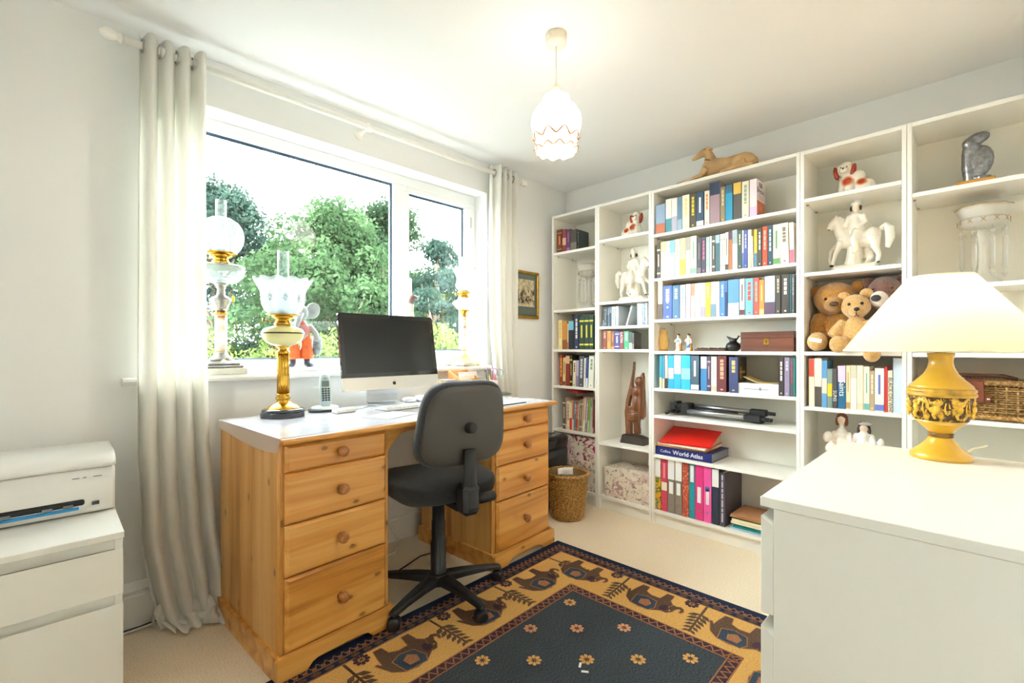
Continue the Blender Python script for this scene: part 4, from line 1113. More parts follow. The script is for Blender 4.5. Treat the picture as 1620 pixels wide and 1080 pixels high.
bear('small tan curly teddy bear sitting in front with legs over the edge', TANF,
     [('e', (-.235, -1.905, zb + .080), (.055, .060, .085)), ('e', (-.245, -1.905, 1.270), (.058, .058, .056)), ('e', (-.290, -1.918, 1.245), (.030, .032, .026)),
      ('t', [(-.24, -1.862, 1.195), (-.262, -1.835, 1.16), (-.275, -1.818, 1.13)], [.026, .027, .025]), ('t', [(-.24, -1.95, 1.195), (-.26, -1.975, 1.16), (-.275, -1.985, 1.13)], [.026, .027, .025]),
      ('t', [(-.23, -1.875, zb + .038), (-.30, -1.850, zb + .030)], [.036, .034]), ('e', (-.313, -1.848, zb + .034), (.027, .036, .040)), ('t', [(-.23, -1.94, zb + .038), (-.310, -1.970, zb + .012)], [.036, .032]), ('e', (-.330, -1.975, zb - .008), (.027, .033, .038))],
     [((-.24, -1.858, 1.318), (.014, .026, .022)), ((-.24, -1.944, 1.328), (.014, .026, .022))], [(-.297, -1.888, 1.277), (-.295, -1.935, 1.279)], ((-.319, -1.919, 1.252), (.007, .011, .009), '2a1a18'), mouth)
def muz(t, L):
    MB().ell(L((-.242, -1.990, 1.298)), (.034, .034, .036), 14, 10).obj('muzzle', fur('white_plush', 'd8ccc0', 'f2eae2'), t)
bear('brown plush bear with a white muzzle at the back right', BRF,
     [('e', (-.13, -1.995, zb + .095), (.075, .075, .10)), ('e', (-.155, -2.000, 1.330), (.078, .068, .080)), ('e', (-.20, -1.992, 1.30), (.05, .045, .045)), ('t', [(-.13, -1.99, zb + .06), (-.20, -2.02, zb + .045)], [.045, .04])],
     [((-.15, -1.938, 1.385), (.018, .024, .026)), ((-.15, -2.055, 1.388), (.018, .014, .024))], [(-.215, -1.965, 1.345), (-.215, -2.03, 1.345)], ((-.276, -1.983, 1.300), (.012, .019, .015), '1c1818'), muz)

# figurines low behind the drawer chest
zf = Z4[4]
def seated(label, y, hair, robe, tall, extra):
    t = ornament('pottery_group', label, 'figurine', y, zf, -.17)
    m = MB(); m.lathe([(.055, 0), (.052, .02), (.04, .05)], 18); m.lathe([(.048, .05), (.052, .10), (.040, .16), (.026, .20), (.030, .225), (.014, .245)], 16); m.ell((0, 0, tall - .03), (.020, .020, .026)); m.tube([(0, 0, .23), (0, 0, tall - .04)], [.012, .010], 8)
    m.tube([(-.026, 0, .225), (-.042, -.02, .19), (-.030, -.045, .17)], [.014, .012, .010], 8); m.tube([(.026, 0, .225), (.042, -.02, .19), (.026, -.045, .165)], [.014, .012, .010], 8)
    for e in extra: m.ell(*e)
    sculpt(m, 'body', spots('group_glaze_' + hair, robe, [((0, -.012, tall - .034), (.018, .02, .022), 'efc6a4'), ((-.04, -.03, .17), (.03, .03, .022), 'e0861f'), ((.04, -.02, .14), (.03, .03, .02), 'e0861f'), ((-.045, -.02, .2), (.016, .03, .04), 'e6a0b4')], wob=.4), t, vox=.0034, it=2)
    h_ = MB(); h_.ell((0, .006, tall - .020), (.024, .022, .022)); h_.ell((-.018, .0, tall - .04), (.009, .014, .022)); h_.ell((.018, .0, tall - .04), (.009, .014, .022)); h_.obj('hair', mat(hair, .4, coat=.3), t)
    return t
seated('pottery girl with brown hair and white dress holding flowers', -1.838, '7a3f20', 'f0e8dc', .318, [((-.05, -.03, .20), (.022, .02, .03)), ((-.03, -.05, .15), (.03, .02, .03))])
t = seated('pottery figure in a white hat beside a lamb', -1.925, '3a2a22', 'f2efe8', .285, [((.052, -.01, .16), (.018, .02, .04)), ((.066, -.02, .20), (.012, .014, .02)), ((.06, -.02, .12), (.03, .02, .03))])
MB().lathe([(.010, .286), (.026, .276), (.028, .272), (.012, .275)], 20, (.004, .004, 0)).obj('hat', mat('f0eae4', .3), t)
MB().lathe([(.0265, .2735), (.0290, .2735), (.0290, .2750), (.0265, .2750)], 20, (.004, .004, 0)).obj('hat_trim', mat('8a5a6a', .4), t)

# wicker hamper
def wicker(name, c1, c2, c3, sx=90, sz=60):
    key = ('wicker', name)
    if key in _M: return _M[key]
    t = NT(name)
    v = t.mapped((1, 1, 1))
    n1 = t.n('ShaderNodeTexNoise'); n1.inputs['Scale'].default_value = 90; n1.inputs['Detail'].default_value = 2; t.l(v, n1.inputs['Vector'])
    c = t.ramp(n1.outputs[0], [(.3, c1), (.5, c2), (.7, c3)])
    t.l(c, t.b.inputs['Base Color']); t.b.inputs['Roughness'].default_value = .55
    t.bump(n1.outputs[0], .4, .002)
    _M[key] = t.m
    return t.m
WIC = wicker('willow', '8a5f2a', 'b98a48', 'd9b478'); WICD = wicker('brown_willow', '6a4a26', '94703f', 'b8945c')
def weave(m, x0, x1, y, z0, z1, n_rows, n_stake, rr=.0035, sgn=-1):
    """interlaced canes on a flat face looking along -y"""
    for k in range(n_rows):
        z = z0 + (z1 - z0) * (k + .5) / n_rows
        pts = []
        for i in range(n_stake * 2 + 1):
            x = x0 + (x1 - x0) * i / (n_stake * 2)
            pts.append((x, y + (rr * 1.1 * (1 if (i // 1 + k) % 2 else -1)) * (1 if i % 2 else 0), z))
        m.tube(pts, rr, 5, flat=.8)
    for i in range(n_stake):
        x = x0 + (x1 - x0) * (i + .5) / n_stake
        m.tube([(x, y, z0), (x, y, z1)], rr * 1.25, 5)
t = ornament('wicker_hamper', 'wicker picnic hamper with brown leather straps', 'hamper', -2.325, Z5[3], -.165)
m = MB(); W_ = .39; D_ = .20; m.box(-W_ / 2 + .006, W_ / 2 - .006, -D_ / 2 + .006, D_ / 2 - .006, .004, .140)
m.obj('lining', mat('7a5a34', .8), t)
m = MB(); weave(m, -W_ / 2, W_ / 2, -D_ / 2, .022, .135, 13, 13); 
m.M = Matrix.Rotation(pi / 2, 4, 'Z'); weave(m, -D_ / 2, D_ / 2, -W_ / 2, .022, .135, 13, 7); m.M = Matrix.Rotation(-pi / 2, 4, 'Z'); weave(m, -D_ / 2, D_ / 2, -W_ / 2, .022, .135, 13, 7); m.M = None
m.obj('woven_sides', WICD, t)['kind'] = 'stuff'
m = MB()
def braid(z, y0, y1, x0, x1, rr=.007):
    for ph in (0, 1):
        for (a, b_) in (((x0, y0), (x1, y0)), ((x0, y1), (x1, y1)), ((x0, y0), (x0, y1)), ((x1, y0), (x1, y1))):
            n = max(6, int(sqrt((a[0] - b_[0]) ** 2 + (a[1] - b_[1]) ** 2) / .012)); pts = []
            for i in range(n + 1):
                u = i / n; w_ = (i + ph) % 2
                pts.append((a[0] + (b_[0] - a[0]) * u, a[1] + (b_[1] - a[1]) * u - .003 * (1 if w_ else -1) * (1 if a[1] == b_[1] else 0), z + .006 * (1 if w_ else -1)))
            m.tube(pts, rr, 6)
braid(.014, -D_ / 2 - .003, D_ / 2, -W_ / 2 - .003, W_ / 2 + .003); m.obj('base_braid', WIC, t)
m = MB(); braid(.150, -D_ / 2 - .006, D_ / 2, -W_ / 2 - .006, W_ / 2 + .006, .008); m.box(-W_ / 2, W_ / 2, -D_ / 2, D_ / 2, .142, .160); m.obj('lid', WICD, t)
LEA = mat('6e3520', .45, noise=(40, .12), name='brown_leather')
m = MB(); m.box(-.062, -.002, -D_ / 2 - .022, -D_ / 2 - .016, .075, .158, b=.002); m.box(-.080, .016, -D_ / 2 - .0175, -D_ / 2 - .013, .072, .105, b=.004); m.box(-.058, -.006, -D_ / 2 - .02, -.02, .158, .163, b=.002)
m.obj('clasp_strap', LEA, t)
m = MB()
m.lathe([(.012, -.0), (.012, .003), (.008, .005), (.001, .005)], 16, (-.032, -D_ / 2 - .0225, .098), axis='y'); m.ell((-.074, -D_ / 2 - .018, .088), (.006, .003, .004), 8, 6); m.ell((.010, -D_ / 2 - .018, .088), (.006, .003, .004), 8, 6)
m.obj('clasp', mat('d2cbb8', .25, .9), t)
MB().tube([(-.13, -.05, .164), (-.09, -.07, .178), (.05, -.07, .178), (.09, -.05, .166)], .008, 8, flat=.5).obj('handle', mat('4a2418', .45), t)

# ================================================================ pine desk
PINE = ('dfa455', 'cd8a3c', '9c5c20')
PX = wood('pine_grain_across', *PINE, 'x', .8, .55, .36, .25)
PZ = wood('pine_grain_upright', 'dfab66', 'cf9348', 'a66c2e', 'z', .5, .5, .36, .25)
PXE = wood('pine_edge', 'd99c4a', 'c88636', '9e6224', 'x', 1.0, .3, .36, .25)
KNOBW = wood('pine_knob', 'b87a42', 'a2622e', '84491e', 'y', 2.0, 0, .32, .3)
desk = thing('pedestal_desk', 'golden pine pedestal desk with round wooden knobs', 'desk', (-2.385, -.753, 0), radians(3.4))
DT = .785
o = B((0, 1.475, 0, .625, DT - .022, DT)).obj('desk_top', PXE, desk); bevel(o, .008, 3)
def pedestal(u0, u1, side_planks):
    v0 = .046
    m = MB(); m.box(u0 + .012, u1 - .012, v0, .60, .070, DT - .022); m.obj('carcass', PZ, desk)
    n = 5; dv = (.60 - v0) / n
    for u_, s_ in ((u0, 1), (u1 - .012, -1)):
        for k in range(n):
            bevel(B((u_, u_ + .0125, v0 + k * dv + .0004, v0 + (k + 1) * dv - .0004, .070, DT - .022)).obj('side_plank', PZ, desk), .0015, 1)
    for (z0, z1) in ((.668, .757), (.498, .664), (.326, .494), (.080, .322)):
        d = MB(); a, b_ = u0 + .020, u1 - .018; ch = .012
        x0, x1 = a, b_
        # raised-and-chamfered drawer front
        vs = [(x0, v0, z0), (x1, v0, z0), (x1, v0, z1), (x0, v0, z1), (x0, v0 - .010, z0), (x1, v0 - .010, z0), (x1, v0 - .010, z1), (x0, v0 - .010, z1),
              (x0 + ch, v0 - .020, z0 + ch * .7), (x1 - ch, v0 - .020, z0 + ch * .7), (x1 - ch, v0 - .020, z1 - ch * .7), (x0 + ch, v0 - .020, z1 - ch * .7)]
        fs = [(0, 3, 2, 1), (8, 9, 10, 11)]
        for i in range(4):
            j = (i + 1) % 4; fs += [(i, j, 4 + j, 4 + i), (4 + i, 4 + j, 8 + j, 8 + i)]
        d.add(vs, fs)
        dr = d.obj('drawer', PX, desk)
        k = MB(); c = ((a + b_) / 2, v0 - .020, (z0 + z1) / 2)
        k.lathe([(.001, -.034), (.010, -.034), (.0175, -.029), (.0195, -.021), (.017, -.013), (.009, -.008), (.0085, -.003), (.013, 0)], 20, c, axis='y'); k.obj('knob', KNOBW, dr)
    p = MB(); w_ = u1 - u0
    fr = [(u0 - .012, .072), (u0 - .012, 0), (u0 + .075, 0), (u0 + .088, .010), (u0 + .105, .026), (u0 + .13, .034), (u1 - .13, .034), (u1 - .105, .026), (u1 - .088, .010), (u1 - .075, 0), (u1 + .012, 0), (u1 + .012, .072), (u1 + .004, .080), (u0 - .004, .080)]
    p.prism(fr, .014, .034, 'xz')
    p.obj('plinth_front', PX, desk)
    B((u0 + .004, u1 - .004, .060, .075, 0, .071)).obj('plinth_gap_filler', PX, desk)  # added board, closes the lit hollow so the scalloped gap stays dark
    for u_ in (u0 - .012, u1 + .012 - .016):
        q = MB(); q.prism([(.034, 0), (.612, 0), (.612, .072), (.604, .080), (.034, .080)], u_, u_ + .016, 'yz'); q.obj('plinth_side', PX, desk)
pedestal(0.005, .421, True); pedestal(1.001, 1.452, False)
ap = [(.421, .762), (.421, .672), (.434, .690), (.452, .712), (.478, .730), (.515, .741), (.907, .741), (.944, .730), (.970, .712), (.988, .690), (1.001, .672), (1.001, .762)]
MB().prism(ap, .05, .07, 'xz').obj('kneehole_apron', PX, desk)

# clear-white plastic sheet covering the desk top
cv = thing('desk_cover', 'glossy white plastic sheet covering the pine desk top', 'desk cover', (-2.385, -.753, DT), radians(3.4))
def sheet():
    t = NT('white_plastic_sheet')
    nz = t.n('ShaderNodeTexNoise'); nz.inputs['Scale'].default_value = 5; nz.inputs['Detail'].default_value = 2; nz.inputs['Distortion'].default_value = 1
    t.l(t.mapped((1, 3, 1)), nz.inputs['Vector'])
    t.l(t.ramp(nz.outputs[0], [(.3, 'c6c4d0'), (.7, 'dcdbe2')]), t.b.inputs['Base Color'])
    t.b.inputs['Roughness'].default_value = .16; t.b.inputs['Coat Weight'].default_value = .6; t.b.inputs['Coat Roughness'].default_value = .05
    t.bump(nz.outputs[0], .12, .004)
    return t.m
MB().grid(60, 24, lambda u, v: (.001 + 1.455 * u, .012 + .605 * v, .0012 + .0006 * sin(u * 31) * sin(v * 9 + 1))).obj('sheet', sheet(), cv)
MB().grid(4, 24, lambda u, v: (.001 - .006 * sin(u * pi / 2) - .004 * u, .006 + .60 * v, .0012 - .045 * u * (.9 + .25 * sin(v * 5)) - .004 * (1 - u) * 0)).obj('overhang', glass('f8f6f4', .1, .2, .4, 'f6f2f0', 'cloudy_plastic'), cv)

# ================================================================ swivel chair
PL = mat('232427', .45, name='black_moulded_plastic'); FAB = mat('34353a', .95, noise=(300, .5), bump=(400, .6, .002), name='charcoal_fabric', sheen=.3); FABS = mat('26272a', .95, noise=(260, .7), bump=(400, .6, .002), name='charcoal_seat_fabric', sheen=.2)
SHELLP = mat('4a4642', .5, name='grey_plastic_shell')
chair = thing('office_chair', 'black swivel office chair drawn up to the desk', 'chair', (-1.703, -.647, 0), radians(-8))
def superell(m, c, r, e1=.5, e2=.5, seg=32, rings=16, warp=None):
    sg = lambda v, e: math.copysign(abs(v) ** e, v)
    vs = []; fs = []
    for i in range(rings + 1):
        th = -pi / 2 + pi * i / rings
        for j in range(seg):
            a = 2 * pi * j / seg
            p = [r[0] * sg(cos(th), e1) * sg(cos(a), e2), r[1] * sg(cos(th), e1) * sg(sin(a), e2), r[2] * sg(sin(th), e1)]
            if warp: p = warp(p)
            vs.append((p[0] + c[0], p[1] + c[1], p[2] + c[2]))
    for i in range(rings):
        for j in range(seg):
            j2 = (j + 1) % seg; fs.append((i * seg + j, i * seg + j2, (i + 1) * seg + j2, (i + 1) * seg + j))
    return m.add(vs, fs, True)
superell(MB(), (0, .03, .500), (.232, .222, .045), .45, .55, warp=lambda p: [p[0], p[1], p[2] - .9 * p[1] ** 2 * .35 + .22 * p[0] ** 2 * .5]).obj('seat', FABS, chair)
superell(MB(), (0, .03, .462), (.20, .19, .018), .4, .5).obj('seat_pan', PL, chair)
tilt = radians(9)
def back(p):      # plump rounded rectangle, slightly wrapped around the sitter
    x, y, z = p
    return [x, y + .9 * x * x, z]
o = superell(MB(), (0, 0, 0), (.205, .030, .175), .38, .40, 40, 18, None)
o = MB()
def plate(m, w_, h_, y0, y1, e=.5, n=40, bulge=.0):
    """rounded-rectangle plate with wrap; front and back skins"""
    ring = []
    for j in range(n):
        a = 2 * pi * j / n
        ring.append((w_ * math.copysign(abs(cos(a)) ** e, cos(a)), h_ * math.copysign(abs(sin(a)) ** e, sin(a))))
    vs = []; fs = []
    lv = [(.0, y0, 0), (.55, y0, 0), (.88, y0, 0), (.97, y0 + (y1 - y0) * .12, 0), (1.0, y0 + (y1 - y0) * .35, 0), (1.0, y0 + (y1 - y0) * .65, 0), (.97, y0 + (y1 - y0) * .88, 0), (.88, y1, 0), (.55, y1, 0), (0, y1, 0)]
    for k, y_, _ in lv:
        for (a, b_) in ring:
            x = a * k; z = b_ * k; taper = 1 - .10 * (z / h_)
            vs.append((x * taper, y_ + .55 * x * x, z))
    for i in range(len(lv) - 1):
        for j in range(n):
            j2 = (j + 1) % n; fs.append((i * n + j, i * n + j2, (i + 1) * n + j2, (i + 1) * n + j))
    return m.add(vs, fs, True)
BK = (0, -.243, .775)
plate(MB(), .196, .172, -.004, .050).obj('backrest', FAB, chair, BK, (tilt, 0, 0))
plate(MB(), .182, .157, -.016, .004).obj('back_shell', SHELLP, chair, BK, (tilt, 0, 0))
k = MB(); k.lathe([(.001, -.030), (.018, -.030), (.021, -.026), (.021, -.004), (.024, 0)], 20, axis='y', flute=lambda a, i: 1 + .03 * cos(a * 10) * (1 if i in (1, 2, 3) else 0)); k.obj('height_knob', PL, chair, (0, -.260, .765))
m = MB(); m.tube([(0, -.256, .68), (0, -.262, .60), (0, -.258, .53), (0, -.235, .475)], [.026, .028, .034, .034], 12, flat=.6); m.obj('back_stem', PL, chair)
m = MB(); m.box(-.038, .038, -.285, -.205, .425, .545, b=.016); m.box(-.030, .030, -.21, .05, .425, .455, b=.006); m.box(-.024, .024, -.293, -.28, .45, .53, b=.006); m.obj('tilt_housing', PL, chair)
m = MB(); m.lathe([(.017, .038), (.017, .05), (.0205, .052), (.0205, .118), (.019, .122), (.001, .122)], 18, (0, -.25, .475), axis='x'); m.obj('tilt_lever', PL, chair)
m = MB(); m.lathe([(.010, .03), (.022, .035), (.024, .062), (.018, .068), (.001, .068)], 16, (0, -.04, .435), axis='x'); m.tube([(.02, -.02, .44), (.07, -.02, .436), (.17, -.03, .44)], [.007, .007, .009], 8); m.obj('seat_knob', PL, chair)
m = MB(); m.lathe([(.036, .085), (.036, .095), (.034, .10), (.034, .235), (.0295, .237), (.0295, .325), (.0265, .327), (.0265, .43), (.012, .432), (.012, .462)], 24); m.obj('gas_column', PL, chair)
m = MB(); m.lathe([(.050, .058), (.054, .075), (.046, .100), (.038, .104)], 24); m.obj('hub', PL, chair)
CAST = mat('1d1e20', .35, name='castor_plastic')
for i in range(5):
    a = radians(-162 + 8 + 72 * i)
    d = Vector((cos(a), sin(a), 0)); s_ = Vector((-sin(a), cos(a), 0))
    m = MB()
    secs = [(.03, .030, .062, .100), (.12, .026, .066, .096), (.22, .021, .064, .086), (.275, .019, .058, .078), (.298, .014, .058, .072)]
    vs = []; fs = []
    for (r_, hw, z0, z1) in secs:
        for (q, z) in ((-hw, z0), (hw, z0), (hw, z1 - .006), (hw * .6, z1), (-hw * .6, z1), (-hw, z1 - .006)):
            p = d * r_ + s_ * q; vs.append((p.x, p.y, z))
    for k_ in range(len(secs) - 1):
        for j in range(6): j2 = (j + 1) % 6; fs.append((k_ * 6 + j, k_ * 6 + j2, k_ * 6 + 6 + j2, k_ * 6 + 6 + j))
    fs += [tuple(range(6)), tuple(range((len(secs) - 1) * 6, len(secs) * 6))]
    m.add(vs, fs)
    arm = bevel(m.obj('base_arm', PL, chair), .003, 2)
    c = d * .282
    q = MB(); b_ = a + (.6, -.3, 1.0, .2, -.8)[i]; ax = Vector((cos(b_), sin(b_), 0)); ay = Vector((-sin(b_), cos(b_), 0))
    q.M = Matrix(((ax.x, ay.x, 0, c.x), (ax.y, ay.y, 0, c.y), (0, 0, 1, .0255), (0, 0, 0, 1)))
    for s2 in (-1, 1): q.lathe([(.008, .003 * s2), (.024, .003 * s2), (.025, .008 * s2), (.024, .021 * s2), (.016, .025 * s2), (.001, .025 * s2)], 20, axis='x')
    q.lathe([(.009, .018), (.009, .036)], 10); q.lathe([(.0275, -.007), (.0275, .007)], 16, axis='x', ang=(.1, pi * .95)); q.box(-.006, .006, -.012, .012, -.005, .02)
    q.obj('castor', CAST, arm)

# ================================================================ two white chests of drawers
WC = mat('f1efe8', .38, name='white_chest_foil')
t = thing('drawer_chest', 'white drawer chest in the right foreground under the table lamp', 'drawer chest', (-1.888, -1.997, 0))
CD = .485; CW = .785
bevel(B((0, CW, -CD, 0, .758, .778)).obj('top_panel', WC, t), .0012, 1)
for x in (.002, CW - .020): bevel(B((x, x + .018, -CD, -.024, 0, .7575)).obj('side_panel', WC, t), .001, 1)
B((.020, CW - .020, -CD, -CD + .006, .03, .7575)).obj('back_panel', WC, t)
B((.020, CW - .020, -CD + .006, -.06, .03, .045)).obj('bottom_panel', WC, t)
for z0, z1 in ((.545, .739), (.325, .519), (.075, .299)):
    d = MB(); d.prism([(-.0235, z0), (-.0005, z0), (-.0005, z1), (-.0235, z1 - .016)], .0025, CW - .0025, 'yz')
    dr = bevel(d.obj('drawer', WC, t), .001, 1)
    B((.025, CW - .025, -CD + .02, -.024, z0 + .01, z1 - .03)).obj('drawer_box', WC, dr)
t = thing('drawer_chest', 'low white drawer chest under the printer by the curtain', 'drawer chest', (-2.753, -.600, 0))
LW = .80; LD = .48
bevel(B((-LW, 0, 0, LD, .539, .557)).obj('top_panel', WC, t), .0012, 1)
for x in (-LW + .002, -.020): bevel(B((x, x + .018, .024, LD, 0, .5385)).obj('side_panel', WC, t), .001, 1)
B((-LW + .020, -.020, LD - .006, LD, .03, .5385)).obj('back_panel', WC, t)
B((-LW + .020, -.020, .05, LD - .006, .03, .045)).obj('bottom_panel', WC, t)
B((-LW + .020, -.020, .026, .044, .505, .5385)).obj('front_rail', WC, t)
B((-LW + .020, -.020, .026, .044, .345, .392)).obj('front_rail', WC, t)
for z0, z1 in ((.383, .512), (.060, .356)):
    d = MB(); d.prism([(.0235, z0), (.0005, z0), (.0005, z1), (.0235, z1 - .016)], -LW + .0025, -.0025, 'yz')
    dr = bevel(d.obj('drawer', WC, t), .001, 1)
    B((-LW + .025, -.025, .024, LD - .02, z0 + .01, z1 - .03)).obj('drawer_box', WC, dr)

# ================================================================ printer
PW = mat('f0efeb', .3, name='printer_white'); PG = mat('3a3d40', .45, name='printer_grey')
t = thing('printer', 'white inkjet printer with a blue tray stripe', 'printer', (-2.755, -.355, .5575))
W_ = .43
def prof(y0, k=0.0):
    return [(.012 + k, .0 + k), (.004 + k, .010), (.0 + k, .040), (-.006 + k, .110), (-.004 + k, .148), (.014 + k, .172 - k), (.05, .186 - k), (.27, .186 - k), (.292 - k, .17), (.296 - k, .03), (.285, 0.0 + k)]
body = MB()
m = body
P1 = prof(0)
def slab(m, x0, x1, pts, rr=.012):
    """profile extruded along x with rounded ends"""
    n = len(pts); cy_ = sum(p[0] for p in pts) / n; cz_ = sum(p[1] for p in pts) / n
    vs = []; fs = []
    ss = [(x0, .90), (x0 + rr * .3, .965), (x0 + rr, 1.0), (x1 - rr, 1.0), (x1 - rr * .3, .965), (x1, .90)]
    for x, k in ss:
        for (y, z) in pts: vs.append((x, cy_ + (y - cy_) * (1 - (1 - k) * .35), cz_ + (z - cz_) * (1 - (1 - k) * .45)))
    for i in range(len(ss) - 1):
        for j in range(n): j2 = (j + 1) % n; fs.append((i * n + j, i * n + j2, (i + 1) * n + j2, (i + 1) * n + j))
    fs += [tuple(range(n)), tuple(range((len(ss) - 1) * n, len(ss) * n))]
    return m.add(vs, fs, True)
low = [(.02, .002), (.006, .008), (.000, .030), (-.005, .085), (-.008, .142), (.288, .142), (.292, .03), (.28, .002)]
top = [(-.009, .146), (-.002, .162), (.014, .174), (.05, .184), (.26, .186), (.284, .178), (.290, .160), (.289, .146)]
o = slab(MB(), -W_, 0, low, .03).obj('body', PW, t); o = slab(MB(), -W_, .002, top, .03).obj('lid', PW, t)
sl = MB(); sl.box(-W_ + .05, -.072, -.0065, .03, .034, .052, b=.004); s_ = sl.obj('paper_slot', mat('1c1d1f', .6), t)
for x in (-.33, -.25, -.165, -.12): MB().box(x, x + .022, -.009, .0, .033, .041, b=.001).obj('paper_guide', mat('7f8284', .5), s_)
B((-W_ + .04, -.085, -.0075, .004, .022, .030), b=.001).obj('tray_stripe', mat('1f8ac4', .4), t)
B((-.055, -.038, -.0065, .002, .030, .040)).obj('port_badge', mat('4a4d50', .5), t)
m = MB(); 
for i, L in enumerate((.016, .008, .020)): m.box(-.10 + i * .024, -.10 + i * .024 + L, -.0088, -.006, .118, .1205)
m.obj('model_print', mat('9a9da0', .5), t)

# ================================================================ computer
ALU = mat('d5d3cc', .3, .55, name='brushed_aluminium'); BGL = mat('0e0f11', .05, 0, name='black_screen_glass', coat=.6)
t = thing('desktop_computer', 'all-in-one desktop computer with a dark switched-off screen', 'computer', (-1.69, -.262, DT + .0022), 0)
MW, MH, CH = .530, .372, .062; tl = radians(-10); PV = (0, .0, .088)
def rrect(w_, h0, h1, r_, corners, n=6):
    pts = []
    for (cx_, cz_, a0, rr) in ((w_ / 2 - r_, h1 - r_, 0, corners[0]), (-w_ / 2 + r_, h1 - r_, pi / 2, corners[1]), (-w_ / 2 + r_, h0 + r_, pi, corners[2]), (w_ / 2 - r_, h0 + r_, 1.5 * pi, corners[3])):
        if rr:
            for i in range(n + 1): a = a0 + pi / 2 * i / n; pts.append((cx_ + r_ * cos(a), cz_ + r_ * sin(a)))
        else:
            a = a0 + pi / 4; pts.append((cx_ + r_ * math.copysign(1, cos(a)), cz_ + r_ * math.copysign(1, sin(a))))
    return pts
MB().prism(rrect(MW, CH, MH, .014, (1, 1, 0, 0)), -.004, .010).obj('screen', BGL, t, PV, (tl, 0, 0))
B((-MW / 2 + .022, MW / 2 - .022, -.0046, -.0038, CH + .020, MH - .022)).obj('display_panel', mat('17191b', .12), t, PV, (tl, 0, 0))
MB().prism(rrect(MW, 0, CH - .0005, .014, (0, 0, 1, 1)), -.003, .010).obj('chin', ALU, t, PV, (tl, 0, 0))
m = MB(); m.grid(20, 14, lambda u, v: ((u - .5) * MW, .010 + .032 * (1 - (2 * u - 1) ** 4) * (1 - (2 * v - 1) ** 4), v * MH)); m.obj('back_shell', ALU, t, PV, (tl, 0, 0))
ap_ = [(0, .62), (.12, .68), (.25, .70), (.38, .62), (.32, .53), (.29, .42), (.32, .31), (.40, .24), (.33, .08), (.22, -.02), (.10, 0), (0, .03), (-.10, 0), (-.22, -.02), (-.36, .12), (-.43, .35), (-.40, .55), (-.28, .69), (-.12, .68)]
k_ = .022
m = MB(); m.prism([(x * k_, z * k_ + .020) for x, z in ap_], -.0042, -.0028); m.prism([(.0 * k_, .74 * k_ + .02), (.02 * k_, .88 * k_ + .02), (.17 * k_, 1.0 * k_ + .02), (.15 * k_, .84 * k_ + .02)], -.0042, -.0028); m.obj('fruit_logo', mat('1c1c1e', .3), t, PV, (tl, 0, 0))
MB().lathe([(.001, 0), (.003, 0), (.003, .0006)], 10, (0, -.0046, MH - .010), axis='y').obj('webcam', mat('3a4a44', .2), t, PV, (tl, 0, 0))
m = MB(); sp = [(.060, .23), (.085, .18), (.112, .10), (.120, .05), (.117, .016), (.105, .006), (.06, .004), (-.04, .003)]
vs = []; fs = []
for i, (y, z) in enumerate(sp):
    for x in (-.085, .085): vs += [(x, y, z), (x, y + .006 * (1 if i < 5 else 0), z + (.0 if i < 5 else .004))]
for i in range(len(sp) - 1):
    a = i * 4; fs += [(a, a + 2, a + 6, a + 4), (a + 1, a + 5, a + 7, a + 3), (a, a + 4, a + 5, a + 1), (a + 2, a + 3, a + 7, a + 6)]
fs += [(0, 1, 3, 2), (len(vs) - 4, len(vs) - 2, len(vs) - 1, len(vs) - 3)]
m.add(vs, fs); m.obj('stand', mat('c9ccd0', .3, .5), t)
t = thing('keyboard', 'slim white keyboard in front of the computer', 'keyboard', (-1.60, -.335, DT + .0022), radians(4))
MB().box(-.215, .215, -.055, .055, 0, .008, b=.002).obj('base', mat('e4e5e6', .35), t)
m = MB()
for r_ in range(6):
    for c in range(18): m.box(-.207 + c * .0231, -.207 + c * .0231 + .0195, -.049 + r_ * .0166, -.049 + r_ * .0166 + .0138, .008, .0105)
m.obj('keys', mat('f4f4f4', .4), t)['kind'] = 'stuff'
t = thing('mouse', 'white rounded computer mouse right of the computer stand', 'mouse', (-1.462, -.175, DT + .0022), radians(20))
superell(MB(), (0, 0, .015), (.032, .055, .017), .8, .8).obj('body', mat('f0f0f0', .25), t)
MB().tube([(0, .05, .012), (.01, .09, .004), (-.03, .13, .003)], .0018, 6).obj('lead', mat('ececec', .4), t)
o = superell(MB(), (0, 0, .012), (.034, .03, .014), .7, .8).obj('white_dock', mat('ededee', .3), None, (-1.535, -.15, DT + .0022)); tag(o, 'small rounded white device beside the mouse', 'device')

# cordless telephone in its cradle, small white adaptor
t = thing('cordless_phone', 'grey cordless telephone standing in its cradle', 'telephone', (-2.005, -.185, DT + .0022), radians(-14))
superell(MB(), (0, 0, .012), (.060, .050, .013), .6, .8).obj('cradle', mat('c9d2d2', .35), t); superell(MB(), (-.012, -.004, .006), (.062, .052, .006), .5, .8).obj('cradle_base', mat('2a2c2e', .4), t)
PHN = mat('a9b8b8', .35, name='phone_grey')
hs = superell(MB(), (0, 0, 0), (.025, .014, .078), .45, .8).obj('handset', PHN, t, (0, -.004, .092), (radians(-14), 0, 0))
B((-.016, .016, -.0155, -.012, .018, .044), b=.001).obj('display', mat('6a746a', .2), hs)
m = MB()
for r_ in range(6):
    for c in range(3): m.box(-.017 + c * .0125, -.017 + c * .0125 + .0095, -.0160, -.012, .004 - r_ * .0105, .004 - r_ * .0105 + .0068, b=.001)
m.obj('keypad', mat('33383a', .4), hs)
B((-.008, .008, -.0148, -.012, .056, .058)).obj('earpiece', mat('4a5456', .4), hs)
t = thing('adaptor', 'small flat white box with a lead beside the telephone', 'device', (-1.965, -.295, DT + .0022), radians(12))
